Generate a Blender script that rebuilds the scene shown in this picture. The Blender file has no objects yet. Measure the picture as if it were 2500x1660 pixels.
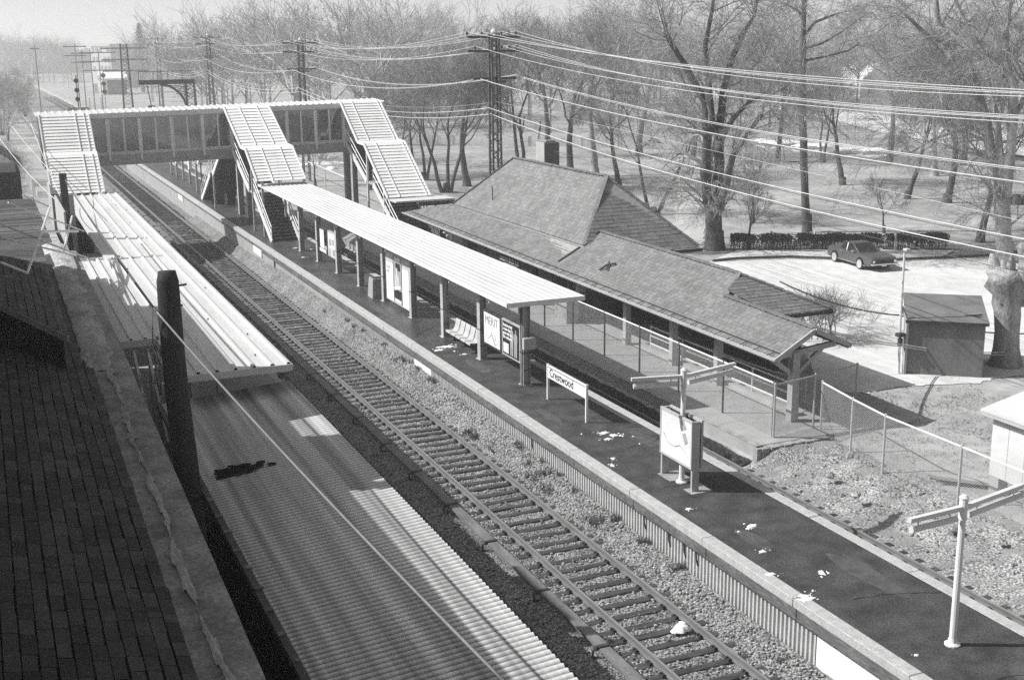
import bpy, math, random
from mathutils import Vector, Matrix
R = math.radians
random.seed(7)
scene = bpy.context.scene
COL = scene.collection

# ------------------------------------------------------------------ survey
# The place was surveyed from the photograph: known camera station, pixel -> world point.
IW, IH, FPX = 2500.0, 1660.0, 2958.22
YAW, PITCH, ROLL = 0.406836231, 0.237508883, -0.011610897
CAM = Vector((-15.297, 0.0, 11.843))
_cy, _sy = math.cos(YAW), math.sin(YAW)
FWD = Vector((_sy*math.cos(PITCH), _cy*math.cos(PITCH), -math.sin(PITCH)))
_r0 = Vector((_cy, -_sy, 0.0)); _u0 = _r0.cross(FWD)
RGT = _r0*math.cos(ROLL) + _u0*math.sin(ROLL)
UPV = -_r0*math.sin(ROLL) + _u0*math.cos(ROLL)
def ray(px, py): return FWD + RGT*((px-IW/2)/FPX) - UPV*((py-IH/2)/FPX)
def gz(px, py, z):
    d = ray(px, py); return CAM + d*((z-CAM.z)/d.z)
def gx(px, py, x):
    d = ray(px, py); return CAM + d*((x-CAM.x)/d.x)
def gy(px, py, y):
    d = ray(px, py); return CAM + d*((y-CAM.y)/d.y)
def zon(px, py, x, y):
    d = ray(px, py); n = math.hypot(x-CAM.x, y-CAM.y)
    return CAM.z + d.z*n/math.hypot(d.x, d.y)
G = -1.07          # ground on the depot side
RAILZ = -1.37      # top of rail
BED = -1.60        # ballast

# ------------------------------------------------------------------ mesh building
class MB:
    def __init__(s): s.v = []; s.f = []
    def add(s, vs, fs):
        o = len(s.v); s.v += [tuple(p) for p in vs]; s.f += [tuple(i+o for i in f) for f in fs]; return s
    def quad(s, a, b, c, d): return s.add([a, b, c, d], [(0,1,2,3)])
    def poly(s, pts): return s.add(pts, [tuple(range(len(pts)))])
    def box(s, x0, x1, y0, y1, z0, z1):
        vs = [(x0,y0,z0),(x1,y0,z0),(x1,y1,z0),(x0,y1,z0),(x0,y0,z1),(x1,y0,z1),(x1,y1,z1),(x0,y1,z1)]
        return s.add(vs, [(0,3,2,1),(4,5,6,7),(0,1,5,4),(1,2,6,5),(2,3,7,6),(3,0,4,7)])
    def bevbox(s, x0, x1, y0, y1, z0, z1, b=0.01):
        pts = []
        for z, i in ((z0,b),(z0+b,0),(z1-b,0),(z1,b)):
            pts.append([(x0+i,y0+i,z),(x1-i,y0+i,z),(x1-i,y1-i,z),(x0+i,y1-i,z)])
        vs = sum(pts, []); fs = [(3,2,1,0),(12,13,14,15)]
        for k in range(3):
            for j in range(4):
                a = k*4+j; c = k*4+(j+1) % 4; fs.append((a, c, c+4, a+4))
        return s.add(vs, fs)
    def beam(s, p, q, w, h, up=(0,0,1)):
        p = Vector(p); q = Vector(q); d = (q-p).normalized(); up = Vector(up)
        if abs(d.dot(up)) > .99: up = Vector((0,1,0))
        sd = d.cross(up).normalized()*w/2; u = sd.cross(d).normalized()*h/2
        vs = [p-sd-u, p+sd-u, p+sd+u, p-sd+u, q-sd-u, q+sd-u, q+sd+u, q-sd+u]
        return s.add(vs, [(0,3,2,1),(4,5,6,7),(0,1,5,4),(1,2,6,5),(2,3,7,6),(3,0,4,7)])
    def tube(s, pts, rads, n=6, cap=True):
        pts = [Vector(p) for p in pts]
        if not hasattr(rads, '__len__'): rads = [rads]*len(pts)
        o = len(s.v); ref = Vector((.31,.17,.93))
        for i, p in enumerate(pts):
            d = (pts[min(i+1,len(pts)-1)] - pts[max(i-1,0)])
            d = d.normalized() if d.length > 1e-9 else Vector((0,0,1))
            if abs(d.dot(ref)) > .97: rf = Vector((.9,.1,.2))
            else: rf = ref
            a = d.cross(rf).normalized(); b = d.cross(a)
            for k in range(n):
                t = 2*math.pi*k/n
                s.v.append(tuple(p + (a*math.cos(t)+b*math.sin(t))*rads[i]))
        for i in range(len(pts)-1):
            for k in range(n):
                k2 = (k+1) % n
                s.f.append((o+i*n+k, o+i*n+k2, o+(i+1)*n+k2, o+(i+1)*n+k))
        if cap:
            s.f.append(tuple(o+k for k in range(n))[::-1]); e = o+(len(pts)-1)*n
            s.f.append(tuple(e+k for k in range(n)))
        return s
    def prism(s, pts, vec):           # polygon swept along vec
        n = len(pts); vec = Vector(vec); pts = [Vector(p) for p in pts]
        vs = pts + [p+vec for p in pts]
        fs = [tuple(range(n))[::-1], tuple(range(n, 2*n))] + [(i,(i+1)%n,(i+1)%n+n,i+n) for i in range(n)]
        return s.add(vs, fs)
    def sweep(s, prof, p0, p1, side=(1,0,0), up=(0,0,1)):   # open profile (u,w) swept straight from p0 to p1
        p0 = Vector(p0); p1 = Vector(p1); a = Vector(side); b = Vector(up); n = len(prof)
        vs = [p0+a*u+b*w for u, w in prof] + [p1+a*u+b*w for u, w in prof]
        return s.add(vs, [(i, i+1, i+1+n, i+n) for i in range(n-1)])
    def lathe(s, c, prof, n=12):
        c = Vector(c); o = len(s.v)
        for r, z in prof:
            for k in range(n):
                t = 2*math.pi*k/n; s.v.append((c.x+r*math.cos(t), c.y+r*math.sin(t), c.z+z))
        for i in range(len(prof)-1):
            for k in range(n):
                k2 = (k+1) % n; s.f.append((o+i*n+k, o+i*n+k2, o+(i+1)*n+k2, o+(i+1)*n+k))
        return s
    def build(s, name, mat, parent=None, smooth=False):
        me = bpy.data.meshes.new(name); me.from_pydata(s.v, [], s.f); me.update()
        if mat: me.materials.append(mat)
        if smooth: me.shade_smooth()
        o = bpy.data.objects.new(name, me); COL.objects.link(o)
        if parent is not None:
            o.parent = parent
            o.matrix_parent_inverse = parent.matrix_basis.inverted()
        return o

def tag(o, label=None, cat=None, group=None, kind=None):
    if label: o['label'] = label
    if cat: o['category'] = cat
    if group: o['group'] = group
    if kind: o['kind'] = kind
    return o
def thing(name, label, cat, loc=(0,0,0), group=None, kind=None):
    o = bpy.data.objects.new(name, None); COL.objects.link(o); o.location = loc
    return tag(o, label, cat, group, kind)
def dup(root, loc, label=None, group=None):
    r = root.copy(); COL.objects.link(r); r.location = loc
    if label: r['label'] = label
    if group: r['group'] = group
    for ch in list(root.children):
        c = ch.copy(); COL.objects.link(c); c.parent = r
        for g in list(ch.children):
            d = g.copy(); COL.objects.link(d); d.parent = c
    return r
def text_part(name, body, p, u, v, size, mat, parent, out=.004, bold=0.0, align='LEFT'):
    cu = bpy.data.curves.new(name, 'FONT'); cu.body = body; cu.size = size; cu.offset = bold; cu.extrude = .001
    cu.align_x = align; cu.resolution_u = 3
    tmp = bpy.data.objects.new(name, cu); COL.objects.link(tmp)
    dg = bpy.context.evaluated_depsgraph_get(); me = bpy.data.meshes.new_from_object(tmp.evaluated_get(dg))
    bpy.data.objects.remove(tmp)
    u = Vector(u).normalized(); v = Vector(v).normalized(); n = u.cross(v); p = Vector(p)+n*out
    M = Matrix(((u.x,v.x,n.x,p.x),(u.y,v.y,n.y,p.y),(u.z,v.z,n.z,p.z),(0,0,0,1)))
    me.transform(M); me.materials.clear(); me.materials.append(mat)
    o = bpy.data.objects.new(name, me); COL.objects.link(o)
    if parent is not None:
        o.parent = parent; o.matrix_parent_inverse = parent.matrix_basis.inverted()
    return o

# ------------------------------------------------------------------ materials (black and white place: all greys)
def mat(name, a, rough=.8, var=.25, scale=3.0, fine=0.0, fscale=40.0, bump=0.0, bscale=60.0, island=0.0,
        metal=0.0, stretch=(1,1,1), spec=.3):
    m = bpy.data.materials.new(name); m.use_nodes = True; nt = m.node_tree; N = nt.nodes; L = nt.links
    b = N['Principled BSDF']; b.inputs['Roughness'].default_value = rough; b.inputs['Metallic'].default_value = metal
    b.inputs['Specular IOR Level'].default_value = spec
    tc = N.new('ShaderNodeTexCoord'); mp = N.new('ShaderNodeMapping'); mp.inputs['Scale'].default_value = stretch
    L.new(tc.outputs['Object'], mp.inputs['Vector'])
    no = N.new('ShaderNodeTexNoise'); no.inputs['Scale'].default_value = scale; no.inputs['Detail'].default_value = 6
    no.inputs['Roughness'].default_value = .6
    L.new(mp.outputs[0], no.inputs['Vector'])
    mr = N.new('ShaderNodeMapRange'); mr.inputs['From Min'].default_value = .3; mr.inputs['From Max'].default_value = .7
    mr.inputs['To Min'].default_value = a*(1-var); mr.inputs['To Max'].default_value = a*(1+var)
    L.new(no.outputs['Fac'], mr.inputs['Value']); out = mr.outputs[0]
    def mul(o1, lo, hi, src):
        r = N.new('ShaderNodeMapRange'); r.inputs['From Min'].default_value = src[1]; r.inputs['From Max'].default_value = src[2]
        r.inputs['To Min'].default_value = lo; r.inputs['To Max'].default_value = hi; L.new(src[0], r.inputs['Value'])
        k = N.new('ShaderNodeMath'); k.operation = 'MULTIPLY'; L.new(o1, k.inputs[0]); L.new(r.outputs[0], k.inputs[1]); return k.outputs[0]
    if fine:
        n2 = N.new('ShaderNodeTexNoise'); n2.inputs['Scale'].default_value = fscale; n2.inputs['Detail'].default_value = 3
        L.new(mp.outputs[0], n2.inputs['Vector']); out = mul(out, 1-fine, 1+fine, (n2.outputs['Fac'], .3, .7))
    if island:
        ge = N.new('ShaderNodeNewGeometry'); out = mul(out, 1-island, 1+island, (ge.outputs['Random Per Island'], 0, 1))
    L.new(out, b.inputs['Base Color'])
    if bump:
        n3 = N.new('ShaderNodeTexNoise'); n3.inputs['Scale'].default_value = bscale; n3.inputs['Detail'].default_value = 4
        L.new(mp.outputs[0], n3.inputs['Vector']); bp = N.new('ShaderNodeBump'); bp.inputs['Strength'].default_value = bump
        bp.inputs['Distance'].default_value = .03
        L.new(n3.outputs['Fac'], bp.inputs['Height']); L.new(bp.outputs[0], b.inputs['Normal'])
    return m
def stones(name, lo, hi, cell, rough=.9, big=.25, bumpd=.04, dirt=None):
    m = bpy.data.materials.new(name); m.use_nodes = True; nt = m.node_tree; N = nt.nodes; L = nt.links
    b = N['Principled BSDF']; b.inputs['Roughness'].default_value = rough; b.inputs['Specular IOR Level'].default_value = .2
    tc = N.new('ShaderNodeTexCoord')
    vo = N.new('ShaderNodeTexVoronoi'); vo.inputs['Scale'].default_value = 1/cell; L.new(tc.outputs['Object'], vo.inputs['Vector'])
    sp = N.new('ShaderNodeSeparateColor'); L.new(vo.outputs['Color'], sp.inputs[0])
    r1 = N.new('ShaderNodeMapRange'); r1.inputs['To Min'].default_value = lo; r1.inputs['To Max'].default_value = hi
    L.new(sp.outputs[0], r1.inputs['Value'])
    r2 = N.new('ShaderNodeMapRange'); r2.inputs['From Min'].default_value = .25; r2.inputs['From Max'].default_value = .75
    r2.inputs['To Min'].default_value = 1.15; r2.inputs['To Max'].default_value = .35; L.new(vo.outputs['Distance'], r2.inputs['Value'])
    k = N.new('ShaderNodeMath'); k.operation = 'MULTIPLY'; L.new(r1.outputs[0], k.inputs[0]); L.new(r2.outputs[0], k.inputs[1])
    no = N.new('ShaderNodeTexNoise'); no.inputs['Scale'].default_value = .9; no.inputs['Detail'].default_value = 7; L.new(tc.outputs['Object'], no.inputs['Vector'])
    r3 = N.new('ShaderNodeMapRange'); r3.inputs['From Min'].default_value = .3; r3.inputs['From Max'].default_value = .7
    r3.inputs['To Min'].default_value = 1-big; r3.inputs['To Max'].default_value = 1+big; L.new(no.outputs['Fac'], r3.inputs['Value'])
    k2 = N.new('ShaderNodeMath'); k2.operation = 'MULTIPLY'; L.new(k.outputs[0], k2.inputs[0]); L.new(r3.outputs[0], k2.inputs[1])
    out = k2.outputs[0]
    if dirt:
        n4 = N.new('ShaderNodeTexNoise'); n4.inputs['Scale'].default_value = dirt[1]; n4.inputs['Detail'].default_value = 8
        L.new(tc.outputs['Object'], n4.inputs['Vector'])
        cr = N.new('ShaderNodeMapRange'); cr.inputs['From Min'].default_value = .5; cr.inputs['From Max'].default_value = .62
        L.new(n4.outputs['Fac'], cr.inputs['Value'])
        mx = N.new('ShaderNodeMix'); mx.data_type = 'FLOAT'; L.new(cr.outputs[0], mx.inputs['Factor']); L.new(out, mx.inputs[2]); mx.inputs[3].default_value = dirt[0]
        out = mx.outputs[0]
    L.new(out, b.inputs['Base Color'])
    bp = N.new('ShaderNodeBump'); bp.inputs['Strength'].default_value = .9; bp.inputs['Distance'].default_value = bumpd
    inv = N.new('ShaderNodeMath'); inv.operation = 'SUBTRACT'; inv.inputs[0].default_value = 1; L.new(vo.outputs['Distance'], inv.inputs[1])
    L.new(inv.outputs[0], bp.inputs['Height']); L.new(bp.outputs[0], b.inputs['Normal'])
    return m
M = {}
M['white'] = mat('white_enamel_roof', .57, .5, .10, .8, fine=.06, fscale=6, stretch=(2.2,.35,1))
M['whitebright'] = mat('bright_roof_enamel', .80, .5, .06, .8, fine=.04, fscale=6)
M['whitepaint'] = mat('white_paint', .72, .5, .08, 2)
M['lamp'] = mat('lamp_enamel', .62, .45, .1, 2)
M['steel'] = mat('painted_steel', .42, .55, .12, 1.5)
M['steeld'] = mat('grey_steel_girder', .38, .6, .15, 1.2, fine=.1, fscale=9)
M['dark'] = mat('dark_metal', .05, .6, .3, 4)
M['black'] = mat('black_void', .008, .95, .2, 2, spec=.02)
M['tread'] = mat('stair_tread', .035, .8, .4, 8)
M['asphalt'] = mat('platform_asphalt', .055, .75, .5, 1.3, fine=.55, fscale=22, bump=.25, bscale=70)
M['asphaltwet'] = mat('damp_asphalt', .055, .42, .6, .9, fine=.45, fscale=12, bump=.2, bscale=50, stretch=(1,.4,1), spec=.45)
M['edging'] = mat('platform_edging', .42, .8, .16, 4, fine=.22, fscale=30, bump=.3, bscale=40)
M['beam'] = mat('weathered_beam', .12, .85, .4, 2.5, fine=.3, fscale=20, stretch=(1,.3,1))
M['panelr'] = mat('ribbed_panel', .5, .6, .12, 3, fine=.1, fscale=20)
M['panelw'] = mat('white_panel', .78, .6, .05, 2)
M['concrete'] = mat('concrete', .33, .85, .14, 1.6, fine=.12, fscale=30, bump=.2, bscale=50)
M['concreted'] = mat('old_concrete', .3, .9, .3, 3, fine=.25, fscale=22, bump=.35, bscale=30)
M['ballast'] = stones('ballast_stone', .14, .40, .055, dirt=None)
M['ballastd'] = stones('dirt_shade_ballast', .03, .13, .06, dirt=(.05, 2.2))  # dirt of the far bed; also painted shade beside the low roof
M['gravel'] = stones('gravel_slope', .26, .50, .06, dirt=(.24, 1.6), big=.3, bumpd=.02)
M['rail'] = mat('rail_steel', .16, .45, .25, 6, spec=.5, stretch=(1,.2,1))
M['railtop'] = mat('worn_rail_head', .34, .3, .15, 6, metal=.4, stretch=(1,.1,1))
M['tie'] = mat('creosoted_timber', .055, .85, .45, 5, fine=.4, fscale=30, island=.45, bump=.4, bscale=40, stretch=(.4,2,1))
M['cover'] = mat('third_rail_board', .17, .8, .3, 4, fine=.2, fscale=30, stretch=(1,.3,1))
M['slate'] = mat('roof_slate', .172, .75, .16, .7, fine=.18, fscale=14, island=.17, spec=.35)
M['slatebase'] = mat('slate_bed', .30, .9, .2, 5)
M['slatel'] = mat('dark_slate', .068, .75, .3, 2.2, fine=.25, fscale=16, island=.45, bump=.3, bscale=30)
M['timber'] = mat('cream_timber', .38, .7, .12, 3, stretch=(2,2,.5))
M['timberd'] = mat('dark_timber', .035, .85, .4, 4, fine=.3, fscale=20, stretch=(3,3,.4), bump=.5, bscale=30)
M['brick'] = mat('brick_wall', .12, .85, .3, 4, fine=.2, fscale=30)
M['stonegut'] = mat('stained_stone', .29, .9, .38, 1.6, fine=.3, fscale=12, bump=.5, bscale=14)
M['render'] = mat('patched_render', .40, .9, .4, 2.0, fine=.3, fscale=9, bump=.6, bscale=8, stretch=(1.5,.5,1))
M['corr'] = mat('corrugated_iron', .48, .55, .5, 1.0, fine=.22, fscale=3, stretch=(2.6,.04,1), spec=.3)
# shade painted into the troughs of the corrugations (pitch CORR_P along y)
CORR_P, CORR_Y0 = .165, 10.0
_nt = M['corr'].node_tree; _b = _nt.nodes['Principled BSDF']; _src = _b.inputs['Base Color'].links[0].from_socket
_tc = _nt.nodes.new('ShaderNodeTexCoord'); _sx = _nt.nodes.new('ShaderNodeSeparateXYZ'); _nt.links.new(_tc.outputs['Object'], _sx.inputs[0])
_m1 = _nt.nodes.new('ShaderNodeMath'); _m1.operation = 'MULTIPLY_ADD'; _m1.inputs[1].default_value = 2*math.pi/CORR_P; _m1.inputs[2].default_value = -2*math.pi*CORR_Y0/CORR_P; _nt.links.new(_sx.outputs['Y'], _m1.inputs[0])
_m2 = _nt.nodes.new('ShaderNodeMath'); _m2.operation = 'SINE'; _nt.links.new(_m1.outputs[0], _m2.inputs[0])
_m3 = _nt.nodes.new('ShaderNodeMapRange'); _m3.inputs['From Min'].default_value = -.9; _m3.inputs['From Max'].default_value = .3; _m3.inputs['To Min'].default_value = .42; _m3.inputs['To Max'].default_value = 1.1; _nt.links.new(_m2.outputs[0], _m3.inputs['Value'])
_m4 = _nt.nodes.new('ShaderNodeMath'); _m4.operation = 'MULTIPLY'; _nt.links.new(_src, _m4.inputs[0]); _nt.links.new(_m3.outputs[0], _m4.inputs[1]); _nt.links.new(_m4.outputs[0], _b.inputs['Base Color'])
M['shed'] = mat('shed_paint', .16, .75, .2, 1.2, fine=.12, fscale=14, stretch=(1,1,.4))
M['bark'] = mat('tree_bark', .075, .9, .4, 2.5, fine=.4, fscale=18, bump=.8, bscale=18, stretch=(1,1,.3))
M['barkpale'] = mat('pale_bark', .30, .9, .5, 1.6, fine=.3, fscale=14, bump=.8, bscale=14, stretch=(1,1,.35))
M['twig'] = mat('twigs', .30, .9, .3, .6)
M['twigfar'] = mat('far_twigs', .40, .9, .25, .3)  # distance haze painted in as a paler twig colour
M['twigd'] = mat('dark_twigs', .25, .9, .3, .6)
M['conifer'] = mat('conifer_needles', .045, .9, .4, 1.0)
M['hedge'] = mat('hedge_leaf', .055, .9, .4, 3, island=.6)
M['brush'] = mat('dry_brush', .30, .9, .4, 3, island=.5)
M['wire'] = mat('aluminium_wire', .55, .45, .1, 3)
M['wired'] = mat('dark_cable', .10, .6, .3, 8)
M['lattice'] = mat('lattice_steel', .085, .7, .3, 4)
M['carpaint'] = mat('car_paint', .075, .28, .1, 1.0, spec=.6)
M['chrome'] = mat('chrome_trim', .75, .2, .1, 4, metal=.8)
M['carglass'] = mat('car_glass', .03, .08, .2, 3, spec=.7)
M['tyre'] = mat('tyre_rubber', .03, .8, .3, 6)
M['hub'] = mat('pale_wheel', .42, .4, .1, 6)
M['grass'] = mat('winter_grass', .31, .95, .30, .14, fine=.22, fscale=1.4, bump=.5, bscale=6)
M['lot'] = mat('pale_gravel_lot', .58, .95, .14, .22, fine=.12, fscale=2.4, stretch=(1,.5,1))
M['road'] = mat('pale_road', .62, .9, .05, .1)
M['snow'] = mat('snow', .88, .8, .05, 4)
M['ink'] = mat('black_ink', .02, .6, .1, 4)
M['inkg'] = mat('grey_ink', .33, .6, .15, 4)
M['posterp'] = mat('pale_poster', .66, .5, .1, 1.3)
M['postert'] = mat('poster_tint', .52, .5, .06, 2)
M['dirt'] = mat('dark_soil', .075, .95, .5, 3, fine=.5, fscale=14, bump=.8, bscale=10)
M['weed'] = mat('dry_weeds', .26, .95, .4, 3, island=.6)
# glazing of the footbridge: greyish see-through panes
def glassmat(name, tint, tr, gl):
    m = bpy.data.materials.new(name); m.use_nodes = True; nt = m.node_tree; N = nt.nodes; L = nt.links
    for n in list(N):
        if n.type == 'BSDF_PRINCIPLED': N.remove(n)
    out = [n for n in N if n.type == 'OUTPUT_MATERIAL'][0]
    t = N.new('ShaderNodeBsdfTransparent'); t.inputs[0].default_value = (tr, tr, tr, 1)
    d = N.new('ShaderNodeBsdfDiffuse'); d.inputs[0].default_value = (tint, tint, tint, 1)
    g = N.new('ShaderNodeBsdfGlossy'); g.inputs['Roughness'].default_value = .05
    m1 = N.new('ShaderNodeMixShader'); m1.inputs[0].default_value = .62; L.new(t.outputs[0], m1.inputs[1]); L.new(d.outputs[0], m1.inputs[2])
    m2 = N.new('ShaderNodeMixShader'); m2.inputs[0].default_value = gl; L.new(m1.outputs[0], m2.inputs[1]); L.new(g.outputs[0], m2.inputs[2])
    L.new(m2.outputs[0], out.inputs['Surface']); return m
M['pane'] = glassmat('wired_glass', .10, .6, .13)
wm = bpy.data.materials.new('still_water'); wm.use_nodes = True
_b = wm.node_tree.nodes['Principled BSDF']; _b.inputs['Base Color'].default_value = (.25,.25,.25,1); _b.inputs['Roughness'].default_value = .08
_n = wm.node_tree.nodes.new('ShaderNodeTexNoise'); _n.inputs['Scale'].default_value = 1.5
_p = wm.node_tree.nodes.new('ShaderNodeBump'); _p.inputs['Strength'].default_value = .12
wm.node_tree.links.new(_n.outputs['Fac'], _p.inputs['Height']); wm.node_tree.links.new(_p.outputs[0], _b.inputs['Normal'])
M['water'] = wm

# ------------------------------------------------------------------ light, sky, camera
SKYBAND = 8.8
SUN_AZ, SUN_EL = R(-26), R(42)          # direction in which shadows fall / height
world = bpy.data.worlds.new('World'); scene.world = world; world.use_nodes = True
wn = world.node_tree.nodes; wl = world.node_tree.links
sky = wn.new('ShaderNodeTexSky'); sky.sky_type = 'NISHITA'; sky.sun_disc = False
sky.sun_elevation = SUN_EL; sky.air_density = 1.0; sky.dust_density = 4.0; sky.ozone_density = 1.0
# the sun stands opposite to the fall of the shadows
sdx, sdy = -math.cos(SUN_AZ), -math.sin(SUN_AZ)
sky.sun_rotation = math.atan2(sdx, sdy)
bw = wn.new('ShaderNodeRGBToBW'); wl.new(sky.outputs[0], bw.inputs[0])
bg = wn['Background']; bg.inputs['Strength'].default_value = .085; # pale haze band low on the sky
wtc = wn.new('ShaderNodeTexCoord'); wsx = wn.new('ShaderNodeSeparateXYZ'); wl.new(wtc.outputs['Generated'], wsx.inputs[0])
wmr = wn.new('ShaderNodeMapRange'); wmr.inputs['From Min'].default_value = .16; wmr.inputs['From Max'].default_value = .0
wmr.inputs['To Min'].default_value = 0; wmr.inputs['To Max'].default_value = 1; wl.new(wsx.outputs['Z'], wmr.inputs['Value'])
wmx = wn.new('ShaderNodeMix'); wmx.data_type = 'FLOAT'; wl.new(wmr.outputs[0], wmx.inputs['Factor']); wl.new(bw.outputs[0], wmx.inputs[2]); wmx.inputs[3].default_value = SKYBAND
wl.new(wmx.outputs[0], bg.inputs['Color'])
sl = bpy.data.lights.new('sun', 'SUN'); sl.energy = 4.9; sl.angle = R(.5); sl.color = (1, .995, .985)
so = bpy.data.objects.new('sun', sl); COL.objects.link(so)
sdir = Vector((math.cos(SUN_AZ)*math.cos(SUN_EL), math.sin(SUN_AZ)*math.cos(SUN_EL), -math.sin(SUN_EL)))
so.rotation_euler = sdir.to_track_quat('-Z', 'Y').to_euler(); so.location = (-30, 40, 60)
cd = bpy.data.cameras.new('camera'); cam = bpy.data.objects.new('camera', cd); COL.objects.link(cam)
cd.sensor_width = 36; cd.sensor_fit = 'HORIZONTAL'; cd.lens = FPX/IW*36; cd.clip_start = .1; cd.clip_end = 6000
cam.matrix_world = Matrix(((RGT.x,UPV.x,-FWD.x,CAM.x),(RGT.y,UPV.y,-FWD.y,CAM.y),(RGT.z,UPV.z,-FWD.z,CAM.z),(0,0,0,1)))
scene.camera = cam
vs = scene.view_settings; vs.view_transform = 'Standard'; vs.look = 'None'; vs.exposure = .26; vs.gamma = 1
scene.render.engine = 'CYCLES'
cy = scene.cycles; cy.use_denoising = False; cy.max_bounces = 6; cy.diffuse_bounces = 3; cy.glossy_bounces = 3
cy.transparent_max_bounces = 12; cy.volume_bounces = 1; cy.sample_clamp_indirect = 4; cy.use_adaptive_sampling = True
HAZE = .0010
# ================================================================== SETTING
rng = random.Random(11)
def grid_sheet(name, xs, ys, zf, mat, kind='structure'):
    nx, ny = len(xs), len(ys)
    v = [(x, y, zf(x, y)) for y in ys for x in xs]
    f = [(j*nx+i, j*nx+i+1, (j+1)*nx+i+1, (j+1)*nx+i) for j in range(ny-1) for i in range(nx-1)]
    me = bpy.data.meshes.new(name); me.from_pydata(v, [], f); me.update(); me.materials.append(mat); me.shade_smooth()
    o = bpy.data.objects.new(name, me); COL.objects.link(o); return tag(o, kind=kind)
def lerp_table(t, y):
    if y <= t[0][0]: return t[0][1]
    for (a, va), (b, vb) in zip(t, t[1:]):
        if y <= b: return va+(vb-va)*(y-a)/(b-a)
    return t[-1][1]
def ss(a, b, x):
    t = max(0, min(1, (x-a)/(b-a))); return t*t*(3-2*t)
RIVER = [(40,175),(66,152),(76,138),(76,122),(81,114),(96,106),(130,94),(180,80)]
def river_dist(x, y):
    d = 1e9
    for (x0,y0),(x1,y1) in zip(RIVER, RIVER[1:]):
        t = max(0, min(1, ((x-x0)*(x1-x0)+(y-y0)*(y1-y0))/((x1-x0)**2+(y1-y0)**2)))
        d = min(d, math.hypot(x-x0-t*(x1-x0), y-y0-t*(y1-y0)))
    return d
def ground_z(x, y):
    # railway cutting on the left, depot ground and park on the right
    edge = 8.6 if y < 31 else 7.6
    if y < 31: edge = 9.6 - .0*y
    r = ss(6.3, edge+ (0 if y > 31 else .8), x)
    z = (BED-.06) + (G-(BED-.06))*r
    if x > 6.3: z += .05*math.sin(x*1.7+y*.9)*math.sin(y*1.3-x*.4)*r*(1 if y < 30.6 else .12)
    if x < -30: z = BED-.06 + ss(-30, -60, -abs(x))*0
    if y > 80 and x > 20: z -= .6*(1-ss(6.5, 11, river_dist(x, y)))
    if y > 150: z += 0
    return z
xs = [-1500,-700,-300,-120,-60,-30,-16,-10,-7,-6,6.3]+[6.7+.4*i for i in range(28)]+[18.5+1.6*i for i in range(14)]+[43+4*i for i in range(34)]+[190,240,320,450,700,1100,1700]
ys = [-40,-10,0,6]+[9+.8*i for i in range(46)]+[47+2*i for i in range(18)]+[84+4*i for i in range(36)]+[235,270,330,420,560,800,1200,1900,2600]
grid_sheet('ground', xs, ys, ground_z, M['grass'])
# far hills that close the view up the line
mb = MB()
for k, (dist, h0, seed) in enumerate(((800, 11, 1), (1150, 20, 5))):
    pr = random.Random(seed); pts = []
    n = 420
    for i in range(n+1):
        a = R(-28+84*i/n); h = h0*(.75+.18*math.sin(i*.11+seed)+.08*math.sin(i*.43+seed)+.22*pr.random())
        pts.append((CAM.x+math.sin(a)*dist, math.cos(a)*dist, h))
    for (p, q) in zip(pts, pts[1:]):
        b0 = (p[0], p[1], -3); b1 = (q[0], q[1], -3)
        back = lambda t: (t[0]+(t[0]-CAM.x)*.4, t[1]*1.4, t[2]*.4)
        mb.quad(b0, b1, q, p); mb.quad(p, q, back(q), back(p))
M['hill'] = mat('wooded_hill', .10, .95, .35, .02, fine=.5, fscale=.12)
tag(mb.build('hills', M['hill']), kind='structure')
# ballast bed with a rough shoulder climbing to the platform wall
def bed_z(x, y):
    z = BED+.035
    if -2.75 < x < -1.06: z = BED+.02
    sh = lerp_table([(12,.22),(20,.26),(27,.36),(36,.62),(45,.72),(70,.7),(78,.45),(95,.35)], y)
    if x > -.75: z += sh*ss(-.75, .15, x)
    if x < -3.9: z -= .12*ss(-3.9, -4.6, -abs(x)) if False else .1*ss(3.9, 4.8, -x)
    z += .035*(rng.random()-.5)
    return z
bx = [-6.0+.17*i for i in range(37)]; bx = [x for x in bx if x < .12]+[.14]
by = [9+.22*i for i in range(170)]+[47+.6*i for i in range(90)]
grid_sheet('ballast', [x for x in bx if x > -4.5], by, bed_z, M['ballast'])
grid_sheet('dirt_shade_ballast', [x for x in bx if x < -4.3], by, lambda x, y: bed_z(x, y)+.004, M['ballastd'])  # dark stone colour paints in the shade beside the low roof
# oily, plant-choked bed of the far track, between the island and the depot platform
def bed2(x, y): return BED + .16*ss(6.2, 6.9, x) + .04*(rng.random()-.5)
grid_sheet('far_track_bed', [3.3+.3*i for i in range(13)], [31.5+.5*i for i in range(110)]+[88+4*i for i in range(80)], bed2, M['ballastd'])
grid_sheet('near_gravel', [3.3+.25*i for i in range(30)], [9+.35*i for i in range(65)],
           lambda x, y: max(BED+.03+.02*rng.random(), ground_z(x, y)+.012+.03*rng.random()*ss(6.3, 6.9, x)) if x < 9.9 else ground_z(x, y)-.03, M['gravel'])
M['farbed'] = mat('far_ballast_bed', .17, .95, .35, .5, fine=.3, fscale=3, stretch=(1,.05,1))
# the lines beyond the footbridge
tag(MB().box(-6.2, 9.5, 101, 640, BED-.3, BED-.02).build('far_ballast', M['farbed']), kind='structure')

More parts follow.
